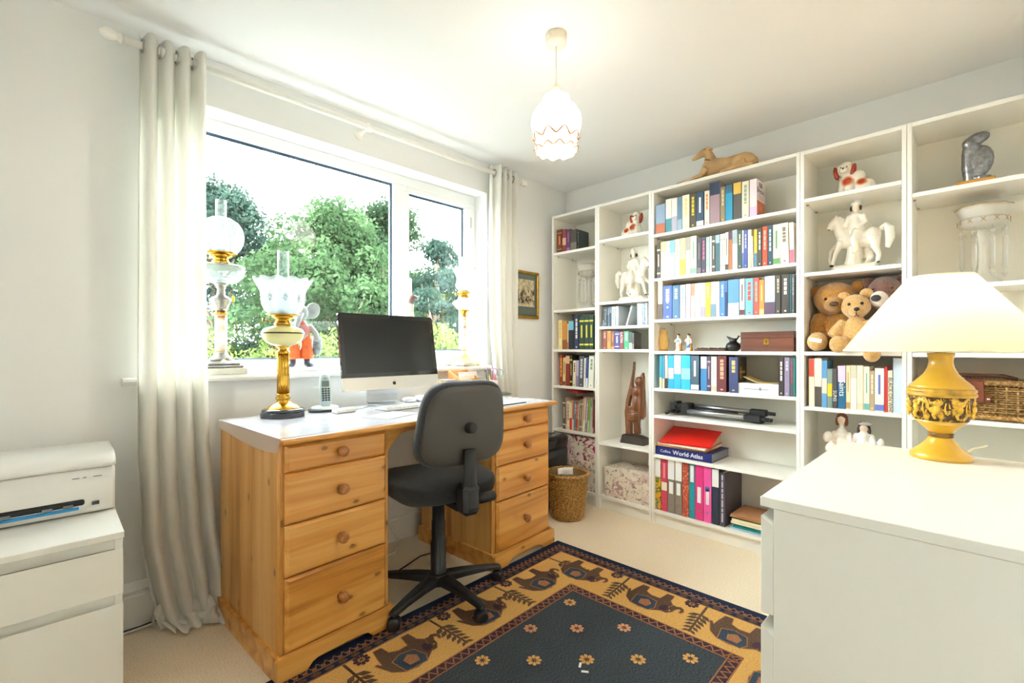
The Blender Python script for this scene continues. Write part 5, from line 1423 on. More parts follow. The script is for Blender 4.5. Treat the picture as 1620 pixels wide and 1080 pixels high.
MB().box(-.052, .052, -.022, .022, 0, .018, b=.005).obj('case', mat('ece9df', .35), t)
MB().tube([(.05, 0, .008), (.10, .02, .003), (.17, .05, .003), (.23, .09, .003)], .002, 6).obj('lead', mat('8a8a8a', .5), t)

# desk tidy and its contents
OW = wood('tidy_wood', 'd29a5c', 'c08444', '9a6430', 'x', 1.6, 0, .45, .1)
t = thing('desk_tidy', 'light wooden desk tidy with compartments', 'desk tidy', (-1.205, -.150, DT + .0022), radians(4))
m = MB()
def tray(m, x0, x1, y0, y1, h0, h1, th=.006):
    m.box(x0, x1, y0, y1, 0, th); m.box(x0, x1, y0, y0 + th, th, h0); m.box(x0, x1, y1 - th, y1, th, h1)
    m.prism([(y0 + th, th), (y1 - th, th), (y1 - th, h1), (y0 + th, h0)], x0, x0 + th, 'yz'); m.prism([(y0 + th, th), (y1 - th, th), (y1 - th, h1), (y0 + th, h0)], x1 - th, x1, 'yz')
tray(m, -.135, -.02, -.06, .05, .085, .105); m.obj('tray', OW, t)
m = MB(); tray(m, -.018, .135, -.06, .065, .10, .155); m.obj('letter_rack', OW, t)
m = MB(); tray(m, .04, .13, -.075, -.0605, .105, .11, .004); m.obj('card_slot', OW, t)
def card(nm, lab, cat, x, y, z, w_, h_, m_, rz=0.0, rx=-.15, th=.002):
    o = B((-w_ / 2, w_ / 2, 0, th, 0, h_)).obj(nm, m_, None, (x, y, z), (rx, 0, rz)); return tag(o, lab, cat)
PIC = floral('painted_card', 'a8c43a', [('e6d02f', .52, .56, 22), ('5f8f2a', .56, .6, 30), ('e8f0e8', .6, .63, 14), ('5a3a5a', .63, .66, 26)])
o = MB().lathe([(.040, 0), (.050, .055), (.054, .100), (.050, .100), (.046, .055), (.036, .006), (.001, .006)], 24).obj('painted_pot', PIC, None, (-1.285, -.150, DT + .0085)); tag(o, 'green and yellow painted pot standing in the desk tidy', 'pot')
MB().lathe([(.0542, .096), (.0552, .101), (.0500, .101)], 24).obj('rim', mat('6a4a5f', .4), o)
card('note_card', 'cream note card at the front of the letter rack', 'card', -1.160, -.200, DT + .035, .10, .095, mat('f2e4d2', .8))
card('envelope', 'white envelope standing behind the cream note card', 'card', -1.125, -.160, DT + .035, .14, .115, mat('f4f2f0', .8))
card('index_card', 'tan index cards in the small slot of the tidy', 'card', -1.090, -.222, DT + .012, .075, .094, mat('c99a54', .7), 0, -.02, .006)
t = thing('mug', 'white mug holding pens and scissors', 'mug', (-.965, -.185, DT + .0022), radians(20))
MUG = mat('ecdfd8', .3, coat=.4)
MB().lathe([(.030, 0), (.036, .004), (.040, .05), (.041, .092), (.038, .092), (.036, .05), (.033, .008), (.001, .008)], 24).obj('body', MUG, t)
MB().tube([(.038, 0, .078), (.058, 0, .082), (.070, 0, .062), (.064, 0, .036), (.038, 0, .022)], .005, 8).obj('handle', MUG, t)
B((-.02, .0, -.0412, -.036, .03, .06)).obj('printed_motif', mat('b89aa0', .5), t)
for nm, lab, col, dx, dy, L, ax_, ay_ in (('pen', 'black pen leaning left in the white mug', '202228', -.020, .0, .150, -.22, .05), ('pencil', 'yellow pencil leaning left in the white mug', 'e0b020', -.012, -.012, .125, -.25, -.05), ('pen', 'dark blue pen upright in the white mug', '23305a', -.004, .012, .160, -.05, .10), ('pen', 'red pen at the middle of the white mug', 'b83a30', .004, -.008, .130, .02, -.08), ('pencil', 'tall mauve pencil in the white mug', '9a6a9a', .006, .006, .185, .06, .06)):
    o = MB(); o.tube([(0, 0, 0), (ax_ * L * .9, ay_ * L * .9, L * .9)], .0038, 7); o.tube([(ax_ * L * .9, ay_ * L * .9, L * .9), (ax_ * L, ay_ * L, L)], [.0036, .001], 7)
    o = o.obj(nm, mat(col, .35), None, (-.965 + dx, -.185 + dy, DT + .011)); tag(o, lab, nm)
t = thing('scissors', 'scissors with mauve and grey looped handles in the white mug', 'scissors', (-.945, -.185, DT + .0115), radians(30))
t.rotation_euler = (0, radians(8), radians(-45))
for s_, col in ((-1, 'b98ab0'), (1, '9fb0a8')):
    g = MB(); g.tube([(-s_ * .006, 0, 0), (s_ * .003, 0, .08)], [.002, .005], 6); g.obj('blade', mat('b8bcc0', .25, .9), t)
    q = MB(); pts = [(s_ * .018 + .016 * cos(a), 0, .128 + .024 * sin(a)) for a in [2 * pi * i / 20 for i in range(21)]]; q.tube(pts, .0036, 6, cap=False); q.tube([(s_ * .003, 0, .078), (s_ * .010, 0, .106)], .0036, 6); q.obj('handle', mat(col, .35), t)
t = thing('glass_paperweight', 'flat round green-tinted glass dish right of the mug', 'dish', (-.880, -.210, DT + .0022))
MB().lathe([(.001, .014), (.022, .013), (.036, .008), (.040, .002), (.038, 0)], 28).obj('glass', glass('c9dccb', .25, .02, .15, 'a9b8a4', 'green_glass'), t); MB().lathe([(.041, 0), (.042, .003), (.039, .004)], 28).obj('rim', mat('3f5a48', .3), t)
o = B((-.12, .12, -.075, .075, 0, .0035)).obj('document_sleeve', mat('dfe4de', .15, coat=.5), None, (-1.235, -.545, DT + .0022), (0, 0, radians(3))); tag(o, 'thin clear document sleeve with a dark edge at the desk front', 'folder')
B((-.12, .12, -.0775, -.0745, .0, .0045)).obj('dark_edge', mat('2f3a34', .4), o)
o = B((-.10, .10, -.07, .07, 0, .0012)).obj('paper_sheet', mat('f6f6f6', .7), None, (-1.86, -.52, DT + .0022), (0, 0, radians(20))); tag(o, 'sheet of white paper lying on the desk left of the keyboard', 'paper')

# ================================================================ lamps
FROST = glass('ffffff', .08, .25, .36, 'e6ecf0', 'frosted_glass'); CHIM = glass('f6fbfb', .14, .02, .03, 'f2f6f6', 'chimney_glass'); MARB = mat('e6e2d6', .3, noise=(16, .12), coat=.3, name='pale_marble')
def onyx():
    t = NT('banded_onyx'); nz = t.n('ShaderNodeTexNoise'); nz.inputs['Scale'].default_value = 1; nz.inputs['Detail'].default_value = 4; nz.inputs['Distortion'].default_value = .4
    t.l(t.mapped((6, 6, 26)), nz.inputs['Vector']); t.l(t.ramp(nz.outputs[0], [(.36, 'a8683c'), (.44, 'e0b98a'), (.52, 'f0ebe0'), (.8, 'f4f2ea')]), t.b.inputs['Base Color']); t.b.inputs['Roughness'].default_value = .2; t.b.inputs['Coat Weight'].default_value = .4
    return t.m
ONYX = onyx(); SILV = mat('9a9690', .3, .85, noise=(30, .2), name='old_silver'); BRS2 = mat('b5842a', .25, 1.0, noise=(20, .2), name='aged_brass')
def burner(t, z, m_=None):
    m = MB(); m.lathe([(.032, 0), (.036, .008), (.030, .016), (.026, .024), (.034, .030), (.042, .034), (.042, .042), (.036, .046), (.028, .05)], 24, (0, 0, z)); b_ = m.obj('burner', m_ or BRASS, t)
    k = MB(); k.tube([(-.03, 0, z + .02), (-.075, 0, z + .022)], .0025, 6); k.lathe([(.001, -.082), (.008, -.08), (.008, -.074), (.001, -.072)], 12, (0, 0, z + .022), axis='x', flute=lambda a, i: 1 + .15 * cos(6 * a)); k.obj('wick_knob', BRS2, b_)
    return b_
def chimney(t, z0, z1, r0):
    h_ = z1 - z0
    MB().shell([(r0, z0), (r0 * 1.15, z0 + h_ * .12), (r0 * 1.05, z0 + h_ * .28), (r0 * .8, z0 + h_ * .45), (r0 * .72, z0 + h_ * .75), (r0 * .74, z1)], 24, .0015).obj('chimney', CHIM, t)
# brass desk lamp
t = thing('oil_lamp', 'brass oil lamp with fluted column standing on the desk corner', 'oil lamp', (-2.200, -.222, DT + .0022), 0, 'old oil lamps')
MB().lathe([(.090, 0), (.090, .018), (.086, .022)], 8, smooth=False).obj('base', mat('23262b', .2, coat=.5), t); MB().lathe([(.084, .022), (.082, .030), (.074, .034)], 32).obj('base_step', mat('2b2f35', .2, coat=.5), t)
MB().lathe([(.070, .033), (.066, .037), (.060, .042), (.046, .050), (.034, .056), (.026, .062), (.024, .070), (.030, .074), (.030, .080), (.022, .086), (.028, .092), (.024, .096)], 36).obj('foot', BRASS, t)
MB().lathe([(.0235, .096), (.0215, .265)], 96, flute=lambda a, i: 1 - .10 * (abs(sin(a * 8)) ** .6) + .05).obj('column', BRASS, t)
MB().lathe([(.022, .264), (.026, .268), (.026, .274), (.018, .280), (.016, .288), (.026, .294), (.028, .298)], 32).obj('capital', BRASS, t)
MB().lathe([(.028, .297), (.050, .303), (.070, .316), (.081, .334), (.083, .350), (.080, .362), (.074, .370), (.055, .377), (.036, .384)], 40).obj('oil_font', mat('e2dc9a', .15, coat=.6, name='primrose_glass'), t); MB().lathe([(.0836, .349), (.0842, .352), (.0836, .355)], 40).obj('font_band', mat('4a3a1a', .4), t)
burner(t, .383)
MB().lathe([(.040, .424), (.066, .428), (.066, .431), (.038, .432)], 32).obj('gallery', BRASS, t)
fl = lambda a, i: (1 + (.045 * cos(a * 12) if i in (5, 6, 7, 8) else 0) + (.02 * cos(12 * a) if i in (4, 9) else 0), (.004 * cos(a * 12) if i in (6, 7) else 0))
sh = MB().shell([(.054, .432), (.072, .448), (.083, .475), (.084, .505), (.090, .535), (.104, .562), (.114, .580)], 90, .002, flute=fl).obj('shade', FROST, t)
m = MB()
for i in range(9):
    a0 = 2 * pi * i / 9 + .3
    for q in range(7):
        b_ = q * 2 * pi / 7; rr = .014; c_ = (.0868, a0, .505)
        p0 = Vector((.086 * cos(a0 + rr * cos(b_) * 9), .086 * sin(a0 + rr * cos(b_) * 9), .500 + rr * 1.3 * sin(b_))); p1 = Vector((.0862 * cos(a0 + rr * cos(b_) * 2), .0862 * sin(a0 + rr * cos(b_) * 2), .500 + rr * .3 * sin(b_)))
        m.tube([p0, p1], [.002, .0045], 5, flat=.3)
m.obj('etched_flowers', glass('ffffff', .08, .3, .3, 'cfd6da', 'etched_glass'), sh)
chimney(t, .434, .700, .030)
# globe lamp on the left of the sill
t = thing('oil_lamp', 'onyx-column oil lamp with a round frosted globe by the curtain', 'oil lamp', (-2.372, .032, .9622), 0, 'old oil lamps')
bevel(B((-.086, .086, -.076, .076, 0, .028)).obj('marble_base', MARB, t), .003)
m = MB(); 
for (r_, z0, z1) in ((.072, .028, .040), (.062, .040, .052)): m.box(-r_, r_, -r_, r_, z0, z1, b=.004)
m.lathe([(.060, .052), (.052, .062), (.042, .066)], 4, smooth=False); m.lathe([(.046, .062), (.036, .075), (.028, .085), (.026, .090)], 24); m.obj('stepped_foot', SILV, t)
MB().lathe([(.0235, .088), (.0235, .262)], 28).obj('column', ONYX, t)
MB().lathe([(.026, .262), (.026, .268), (.018, .272)], 24).obj('brass_ring', BRS2, t)
MB().lathe([(.018, .270), (.030, .290), (.040, .318), (.042, .328), (.030, .336), (.016, .345), (.014, .372), (.022, .388), (.030, .397)], 28).obj('vase_stem', SILV, t)
MB().lathe([(.030, .397), (.060, .403), (.082, .425), (.090, .452), (.092, .466), (.080, .476), (.045, .480)], 72, flute=lambda a, i: 1 + (.018 * cos(a * 24) if i in (2, 3) else 0)).obj('oil_font', glass('f2faf8', .2, .03, .22, 'e4ecec', 'cut_glass'), t)
MB().lathe([(.0925, .464), (.0945, .467), (.0925, .470)], 40).obj('font_band', SILV, t)
burner(t, .478); MB().lathe([(.040, .520), (.060, .524), (.062, .530), (.058, .530)], 40, flute=lambda a, i: 1 + .03 * cos(12 * a)).obj('gallery', BRS2, t)
MB().lathe([(.052, .528), (.074, .548), (.087, .580), (.089, .606), (.084, .634), (.068, .662), (.040, .680), (.030, .684)], 40).obj('globe_shade', glass('ffffff', .12, .12, .25, 'e6ecf0', 'satin_globe'), t)
chimney(t, .530, .760, .028)
MB().box(.040, .050, -.012, -.004, .318, .345, b=.002).obj('yellow_tag', mat('e8c81f', .5), t)
# tulip lamp on the right of the sill
t = thing('oil_lamp', 'pale onyx oil lamp with tulip shade at the right of the sill', 'oil lamp', (-1.010, .036, .9622), radians(10), 'old oil lamps')
bevel(B((-.082, .082, -.074, .074, .006, .026)).obj('marble_base', mat('e2dcc0', .3, noise=(16, .15), coat=.3), t), .003)
m = MB()
for sx in (-1, 1):
    for sy in (-1, 1): m.ell((sx * .070, sy * .062, .006), (.012, .012, .007), 10, 6)
m.obj('feet', BRASS, t)
m = MB(); m.lathe([(.078, .026), (.045, .052), (.030, .062)], 4, smooth=False); m.lathe([(.030, .058), (.020, .072), (.017, .082)], 20); m.obj('stepped_foot', mat('d9c88a', .3, .2), t)
MB().lathe([(.0165, .080), (.0165, .318)], 24).obj('column', ONYX, t)
MB().lathe([(.017, .316), (.019, .322), (.014, .332), (.022, .344), (.034, .352), (.036, .358), (.028, .362)], 24).obj('capital', BRASS, t)
MB().lathe([(.030, .360), (.048, .370), (.064, .392), (.072, .405), (.060, .416), (.042, .424), (.034, .44)], 48, flute=lambda a, i: 1 + (.05 * cos(a * 12) if i in (2, 3, 4) else 0)).obj('oil_font', glass('ffffff', .12, .1, .6, 'faf9f6', 'milk_glass'), t)
burner(t, .432); fl = lambda a, i: (1 + (.06 * cos(a * 8) if i in (5, 6, 7, 8) else 0), (.008 * cos(a * 8) if i in (6, 7) else 0))
MB().shell([(.034, .486), (.050, .500), (.054, .520), (.046, .545), (.048, .575), (.060, .605), (.072, .626)], 72, .002, flute=fl).obj('shade', FROST, t); chimney(t, .486, .700, .020)
# table lamp on the drawer chest
t = thing('table_lamp', 'yellow urn table lamp with a wide cream shade', 'table lamp', (-1.19, -2.235, .7782), 0)
YG = mat('d6a52c', .3, noise=(8, .12), coat=.5, name='honey_glaze')
MB().lathe([(.0645, 0), (.0645, .010), (.062, .014), (.058, .018), (.046, .028), (.034, .042), (.027, .052), (.025, .058)], 40).obj('foot', YG, t)
MB().lathe([(.0255, .0575), (.027, .060), (.0255, .063), (.027, .066), (.0255, .070)], 32).obj('waist_rings', mat('7a5214', .4, noise=(60, .4)), t)
MB().lathe([(.025, .069), (.032, .078), (.046, .092), (.056, .104)], 40).obj('bowl', YG, t)
def relief():
    u = NT('carved_relief'); vo = u.n('ShaderNodeTexVoronoi'); vo.inputs['Scale'].default_value = 62; vo.feature = 'SMOOTH_F1'; nz = u.n('ShaderNodeTexNoise'); nz.inputs['Scale'].default_value = 55; nz.inputs['Distortion'].default_value = 2.2
    co = u.obj(); u.l(co, vo.inputs['Vector']); u.l(co, nz.inputs['Vector'])
    mu = u.n('ShaderNodeMath', operation='MULTIPLY_ADD'); u.l(nz.outputs[0], mu.inputs[0]); mu.inputs[1].default_value = .9; u.l(vo.outputs['Distance'], mu.inputs[2])
    u.l(u.ramp(mu.outputs[0], [(.62, 'e2b63a'), (.8, 'c89526'), (.9, '4a2c0a')]), u.b.inputs['Base Color']); u.b.inputs['Roughness'].default_value = .35
    inv = u.n('ShaderNodeMath', operation='SUBTRACT'); inv.inputs[0].default_value = 1; u.l(mu.outputs[0], inv.inputs[1]); u.bump(inv.outputs[0], .9, .006)
    return u.m
MB().lathe([(.056, .104), (.062, .118), (.066, .140), (.068, .160), (.069, .168)], 48).obj('relief_band', relief(), t)
# putti-and-scroll reliefs standing proud of the band
m = MB(); r = rnd(4)
for i in range(9):
    a = 2 * pi * i / 9 + .25; R_ = .0655
    P = lambda da, z: (R_ * cos(a + da), R_ * sin(a + da), z)
    m.ell(P(0, .154), .0065, 8, 6); m.ell(P(.02, .138), (.007, .007, .011), 8, 6); m.tube([P(.02, .13), P(-.08, .122), P(-.02, .112)], [.005, .0045, .003], 6); m.tube([P(.02, .146), P(.14, .150), P(.18, .160)], [.004, .003, .0025], 6); m.tube([P(-.02, .146), P(-.12, .138)], [.004, .003], 6)
    m.tube([P(.34 + .07 * cos(q), .14 + .016 * sin(q)) for q in [k * .6 for k in range(11)]], .0022, 5)
m.obj('relief_figures', mat('dcae34', .35, noise=(50, .2)), t)
MB().lathe([(.068, .167), (.072, .170), (.072, .176), (.068, .178), (.0715, .181), (.0715, .187), (.067, .190)], 48).obj('shoulder_rings', mat('c4962c', .35, noise=(40, .35)), t)
MB().lathe([(.068, .189), (.064, .198), (.050, .212), (.036, .228), (.028, .245), (.025, .260), (.0265, .272), (.029, .283), (.026, .285), (.010, .285)], 40).obj('neck', YG, t)
MB().lathe([(.012, .284), (.012, .33), (.016, .335), (.016, .36)], 16).obj('bulb_holder', mat('efe8d6', .5), t)
sh = MB(); n = 64
sh.grid(n, 6, lambda u, v: ((.216 - .146 * v) * cos(2 * pi * u), (.216 - .146 * v) * sin(2 * pi * u), .290 + .200 * v + .004 * sin(pi * v)))
so = sh.obj('lamp_shade', translucent('efd9a6', .34, name='cream_shade_cloth'), t)
MB().lathe([(.2155, .288), (.2175, .290), (.2160, .294), (.2135, .292)], 64).obj('shade_trim', mat('f2e8cc', .6), so)
MB().lathe([(.0695, .487), (.0720, .490), (.0695, .493)], 40).obj('shade_trim', mat('f2e8cc', .6), so)
m = MB()
for i in range(3): a = 2 * pi * i / 3; m.tube([(.014 * cos(a), .014 * sin(a), .352), (.070 * cos(a), .070 * sin(a), .487)], .0015, 5)
m.obj('shade_carrier', mat('c9b070', .4, .6), so)
MB().lathe([(.001, .445), (.018, .435), (.028, .412), (.022, .385), (.013, .362)], 20).obj('bulb', mat('fff2d8', .3, emit=('ffd9a0', 6.0)), t)
L = bpy.data.lights.new('table_lamp_bulb', 'POINT'); L.energy = LAMP_W; L.color = (1, .86, .66); L.shadow_soft_size = .03
lo = bpy.data.objects.new('bulb_light', L); COL.objects.link(lo); lo.parent = t; lo.location = (0, 0, .412 + .045)
lo['kind'] = 'helper'
MB().tube([(.06, -.01, .006), (.12, -.05, .003), (.2, -.06, .003), (.29, -.09, .003)], .0028, 6).obj('lead', mat('f2e6c4', .5), t)
# pendant
t = thing('pendant_lamp', 'glowing white opal glass pendant with ruffled gilt-edged skirt', 'pendant lamp', (-1.494, -1.138, RH), 0)
MB().lathe([(.041, -.0005), (.041, -.030), (.038, -.040), (.010, -.046)], 32).obj('ceiling_rose', mat('efe6d0', .4), t)
MB().tube([(0, 0, -.044), (0, 0, -.200)], .0024, 8).obj('flex', mat('e8e0cc', .5), t)
MB().lathe([(.004, -.196), (.010, -.200), (.016, -.212), (.016, -.236)], 20).obj('lamp_holder', mat('efe2c0', .5), t)
OPAL = mat('fff4e0', .35, emit=('fff6ee', PENDANT_W), name='lit_opal_glass')
MB().lathe([(.016, -.232), (.034, -.236), (.050, -.246), (.054, -.256), (.052, -.268), (.060, -.276), (.082, -.296), (.096, -.322), (.099, -.346), (.094, -.374), (.082, -.400), (.072, -.412)], 48).obj('opal_globe', OPAL, t)
fr = lambda a, i: (1 + (.05 * cos(a * 9) if i >= 1 else 0), .010 * cos(a * 9) if i >= 1 else 0)
OP2 = mat('fff4e0', .35, emit=('ffecd0', PENDANT_W * .13), name='lit_opal_skirt')
sk = MB().lathe([(.072, -.410), (.074, -.425), (.082, -.455)], 90, flute=lambda a, i: (1 + (.045 * cos(a * 11) if i == 2 else 0), .007 * cos(a * 11) if i == 2 else 0)).obj('skirt', OP2, t)
GILT = mat('a8681c', .5, 0, name='gilt_edge')
MB().tube([((.0885 + .006 * cos(a * 9)) * cos(a), (.0885 + .006 * cos(a * 9)) * sin(a), -.408 + .011 * cos(a * 9)) for a in [2 * pi * i / 120 for i in range(121)]], .0022, 5, cap=False).obj('gilt_edge', GILT, t)
MB().tube([((.0835 * (1 + .045 * cos(a * 11))) * cos(a), (.0835 * (1 + .045 * cos(a * 11))) * sin(a), -.455 + .007 * cos(a * 11)) for a in [2 * pi * i / 120 for i in range(121)]], .0016, 5, cap=False).obj('gilt_edge', GILT, t)
L = bpy.data.lights.new('pendant_bulb', 'POINT'); L.energy = PENDANT_BULB_W; L.color = (1, .92, .80); L.shadow_soft_size = .025
lo = bpy.data.objects.new('bulb_light', L); COL.objects.link(lo); lo.parent = t; lo.location = (0, 0, -.449); lo['kind'] = 'helper'
# upper ruffle
MB().lathe([(.072, -.394), (.082, -.400), (.087, -.410)], 90, flute=lambda a, i: (1 + (.06 * cos(a * 9) if i == 2 else 0), .011 * cos(a * 9) if i == 2 else 0)).obj('ruffle', OP2, t)

# ================================================================ curtains and rod
CLOTH = translucent('f8f6f0', .42, .95, (90, .12), name='cream_curtain_cotton')
def curtain(label, yc, rows, n, amp, seed, puddle=False):
    """rows: list of (z, x_left, x_right, y_shift) from the top down"""
    t = thing('curtain', label, 'curtain', (0, 0, 0), 0, 'cream curtains at the window')
    r = rnd(seed); ph = [r.uniform(0, 6.28) for _ in range(6)]
    nu = n * 18; nv = 70
    def at(v):
        s_ = v * (len(rows) - 1); i = min(int(s_), len(rows) - 2); k = s_ - i
        return [rows[i][j] * (1 - k) + rows[i + 1][j] * k for j in range(4)]
    def fn(u, v):
        z, xl, xr, ys = at(v)
        uu = u + .012 * sin(3 * v + ph[0]) * v + .010 * sin(u * 9 + v * 4 + ph[1]) * v
        a_ = amp * (1 - .35 * v) * (1 + .25 * sin(u * 5 + ph[2]))
        sn = sin(2 * pi * n * uu); sn = math.copysign(abs(sn) ** .8, sn)
        y = yc + ys + a_ * sn + .008 * sin(v * 7 + u * 13 + ph[3]) * v
        x = xl + (xr - xl) * u + .5 * amp * cos(2 * pi * n * uu) * (.5 if v < .9 else .3) * .4
        if puddle and v > .82:
            k = (v - .82) / .18
            y -= .015 * k * (1 + sin(u * 11 + ph[4])); z += .018 * k * sin(u * 17 + ph[5]) * (1 - k * .6) + .004
        return (x, y, max(z, .006))
    o = MB().grid(nu, nv, fn).obj('drape', CLOTH, t)
    s_ = o.modifiers.new('cloth', 'SOLIDIFY'); s_.thickness = .0016
    e = MB()
    for i in range(2 * n):
        x = rows[0][1] + (rows[0][2] - rows[0][1]) * (i + .5) / (2 * n)
        e.tube([(x, yc + .023 * cos(a), 2.203 + .023 * sin(a)) for a in [2 * pi * k / 18 for k in range(19)]], .0028, 5, cap=False)
    e.obj('eyelets', mat('b9b9b6', .3, .9), t)
    return t
cl = curtain('long cream curtain pooling on the carpet left of the desk', -.108, [(2.246, -2.672, -2.462, 0), (1.7, -2.676, -2.462, 0), (1.2, -2.678, -2.460, 0), (.7, -2.680, -2.448, 0), (.35, -2.668, -2.425, -.002), (.16, -2.640, -2.40, -.012), (.04, -2.610, -2.405, -.035), (.012, -2.575, -2.420, -.085)], 4, .036, 3, True)
m = MB()
r = rnd(12)
def hem(u, v):
    a = v * 2 * pi
    x = -2.615 + .185 * u; yb = -.085 - .09 * u + .02 * sin(u * 12); rr = (.032 + .012 * sin(u * 9 + 1) + .007 * sin(u * 23)) * (1 + .28 * sin(3 * a + u * 14))
    return (x + .012 * sin(a * 2 + u * 20), yb + rr * 1.25 * cos(a), max(.004, rr * .9 + rr * sin(a)))
MB().grid(60, 14, hem).obj('crumpled_hem', CLOTH, cl)
curtain('cream curtain hanging between the window and the framed picture', -.105, [(2.256, -.888, -.672, 0), (1.7, -.898, -.672, 0), (1.2, -.892, -.668, 0), (.8, -.855, -.655, 0), (.4, -.845, -.655, .004), (.03, -.845, -.655, .004)], 4, .034, 9)
t = thing('curtain_rod', 'white curtain pole with turned end finials', 'curtain pole', (0, 0, 0))
RODW = mat('f4f1e8', .4, name='white_painted_wood')
MB().tube([(-2.715, -.108, 2.203), (-.63, -.108, 2.203)], .0135, 14).obj('pole', RODW, t)
for x, s_ in ((-2.715, -1), (-.63, 1)):
    MB().lathe([(.016, 0), (.019, .004 * s_), (.019, .010 * s_), (.013, .016 * s_), (.015, .022 * s_), (.020, .036 * s_), (.019, .048 * s_), (.010, .062 * s_), (.001, .066 * s_)], 18, (x, -.108, 2.203), axis='x').obj('finial', RODW, t)
for x in (-2.60, -1.745, -.70):
    m = MB(); m.lathe([(.030, -.001), (.030, -.008), (.018, -.014), (.010, -.02), (.010, -.092)], 18, (x, 0, 2.203), axis='y'); m.lathe([(.021, -.011), (.021, .011)], 18, (x, -.108, 2.203), axis='x'); m.obj('bracket', RODW, t)

# ================================================================ framed engraving
t = thing('framed_picture', 'small gilt framed engraving on the wall beside the curtain', 'picture', (-.492, -.001, 1.459))
GF = mat('b5892c', .35, .75, noise=(30, .2), name='gilt_frame'); w_, h_ = .150, .170; fw = .020
m = MB()
for q in ((-w_, w_, -.020, 0, h_ - fw, h_), (-w_, w_, -.020, 0, -h_, -h_ + fw), (-w_, -w_ + fw, -.020, 0, -h_ + fw, h_ - fw), (w_ - fw, w_, -.020, 0, -h_ + fw, h_ - fw)): m.box(*q, b=.004)
m.obj('frame', GF, t)
B((-w_ + fw, w_ - fw, -.008, -.002, -h_ + fw, h_ - fw)).obj('mount', mat('5f6a60', .8), t)
def engraving():
    u = NT('sepia_engraving'); n1 = u.n('ShaderNodeTexNoise'); n1.inputs['Scale'].default_value = 34; n1.inputs['Detail'].default_value = 5; n1.inputs['Distortion'].default_value = 1.2; u.l(u.mapped((1.6, 1, .8)), n1.inputs['Vector'])
    c = u.ramp(n1.outputs[0], [(.42, '3a3228'), (.5, '8a7a60'), (.58, 'd2bf98')])
    sp = u.n('ShaderNodeSeparateXYZ'); u.l(u.obj(), sp.inputs[0]); mr = u.n('ShaderNodeMapRange'); u.l(sp.outputs['Z'], mr.inputs[0]); mr.inputs[1].default_value = -.09; mr.inputs[2].default_value = .09
    k = u.ramp(mr.outputs[0], [(.10, 'dddddd'), (.2, '000000'), (.62, '000000'), (.75, 'bbbbbb')]); c = u.mix(k, c, 'd9c8a2'); u.l(c, u.b.inputs['Base Color']); u.b.inputs['Roughness'].default_value = .6
    return u.m
B((-.105, .105, -.010, -.008, -.085, .110)).obj('print', engraving(), t)

# ================================================================ on the sill
zs = .9622
t = thing('elephant_figurine', 'grey elephant figurine in red clothes behind the brass lamp', 'figurine', (-2.035, .040, zs), radians(-8))
B((-.075, .075, -.045, .045, 0, .022), b=.004).obj('base', mat('f0efea', .4), t)
EG = mat('8f9496', .6, noise=(25, .2), name='elephant_grey')
m = MB(); m.ell((0, 0, .20), (.046, .038, .055)); m.ell((.0, -.006, .285), (.040, .038, .042)); m.tube([(-.01, -.04, .28), (-.02, -.065, .25), (-.03, -.07, .21)], [.020, .015, .010], 10)
for s_ in (-1, 1): m.tube([(s_ * .04, 0, .22), (s_ * .07, -.015, .185), (s_ * .075, -.03, .15)], [.018, .015, .014], 8)
sculpt(m, 'body', spots('elephant_dress', '8f9496', [((0, 0, .20), (.075, .06, .05), 'b8382a'), ((0, -.03, .235), (.03, .03, .014), 'c44a3a')], rough=.5, coat=.1), t, vox=.004, it=3)
for s_ in (-1, 1):
    e = MB(); e.ell((s_ * .062, .008, .300), (.034, .008, .042), rot=(0, s_ * .35, 0)); e.obj('ear', EG, t)
    m = MB(); m.lathe([(.034, .060), (.036, .075), (.026, .12), (.022, .17)], 14, (s_ * .030, 0, 0)); m.obj('trouser_leg', mat('d9622c', .5, noise=(40, .25)), t)
    m = MB(); m.tube([(s_ * .032, 0, .075), (s_ * .034, -.002, .034), (s_ * .048, -.030, .026)], [.016, .016, .012], 10); m.obj('boot', mat('4a5a70', .4), t)
m = MB(); m.lathe([(.020, .08), (.024, .10), (.022, .17)], 14, (.082, .01, 0)); m.obj('basket', mat('7a8288', .7, noise=(60, .4)), t)
t = thing('bird_figurine', 'brown-headed bird ornament rising behind the computer', 'figurine', (-1.415, .040, zs), radians(20))
m = MB(); m.lathe([(.05, 0), (.05, .02), (.02, .03)], 20); m.ell((0, 0, .20), (.055, .06, .10)); m.tube([(0, 0, .27), (.005, 0, .33), (.010, -.004, .375)], [.036, .024, .020], 10); m.tube([(0, 0, .03), (0, 0, .12)], [.016, .02], 8)
sculpt(m, 'body', mat('c9c4b8', .5, noise=(30, .2)), t, vox=.004, it=3)
MB().tube([(.010, -.002, .365), (.008, -.006, .395), (.022, -.012, .412), (.044, -.016, .410), (.056, -.018, .398)], [.018, .020, .019, .013, .005], 10).obj('head', mat('6a5248', .45), t)

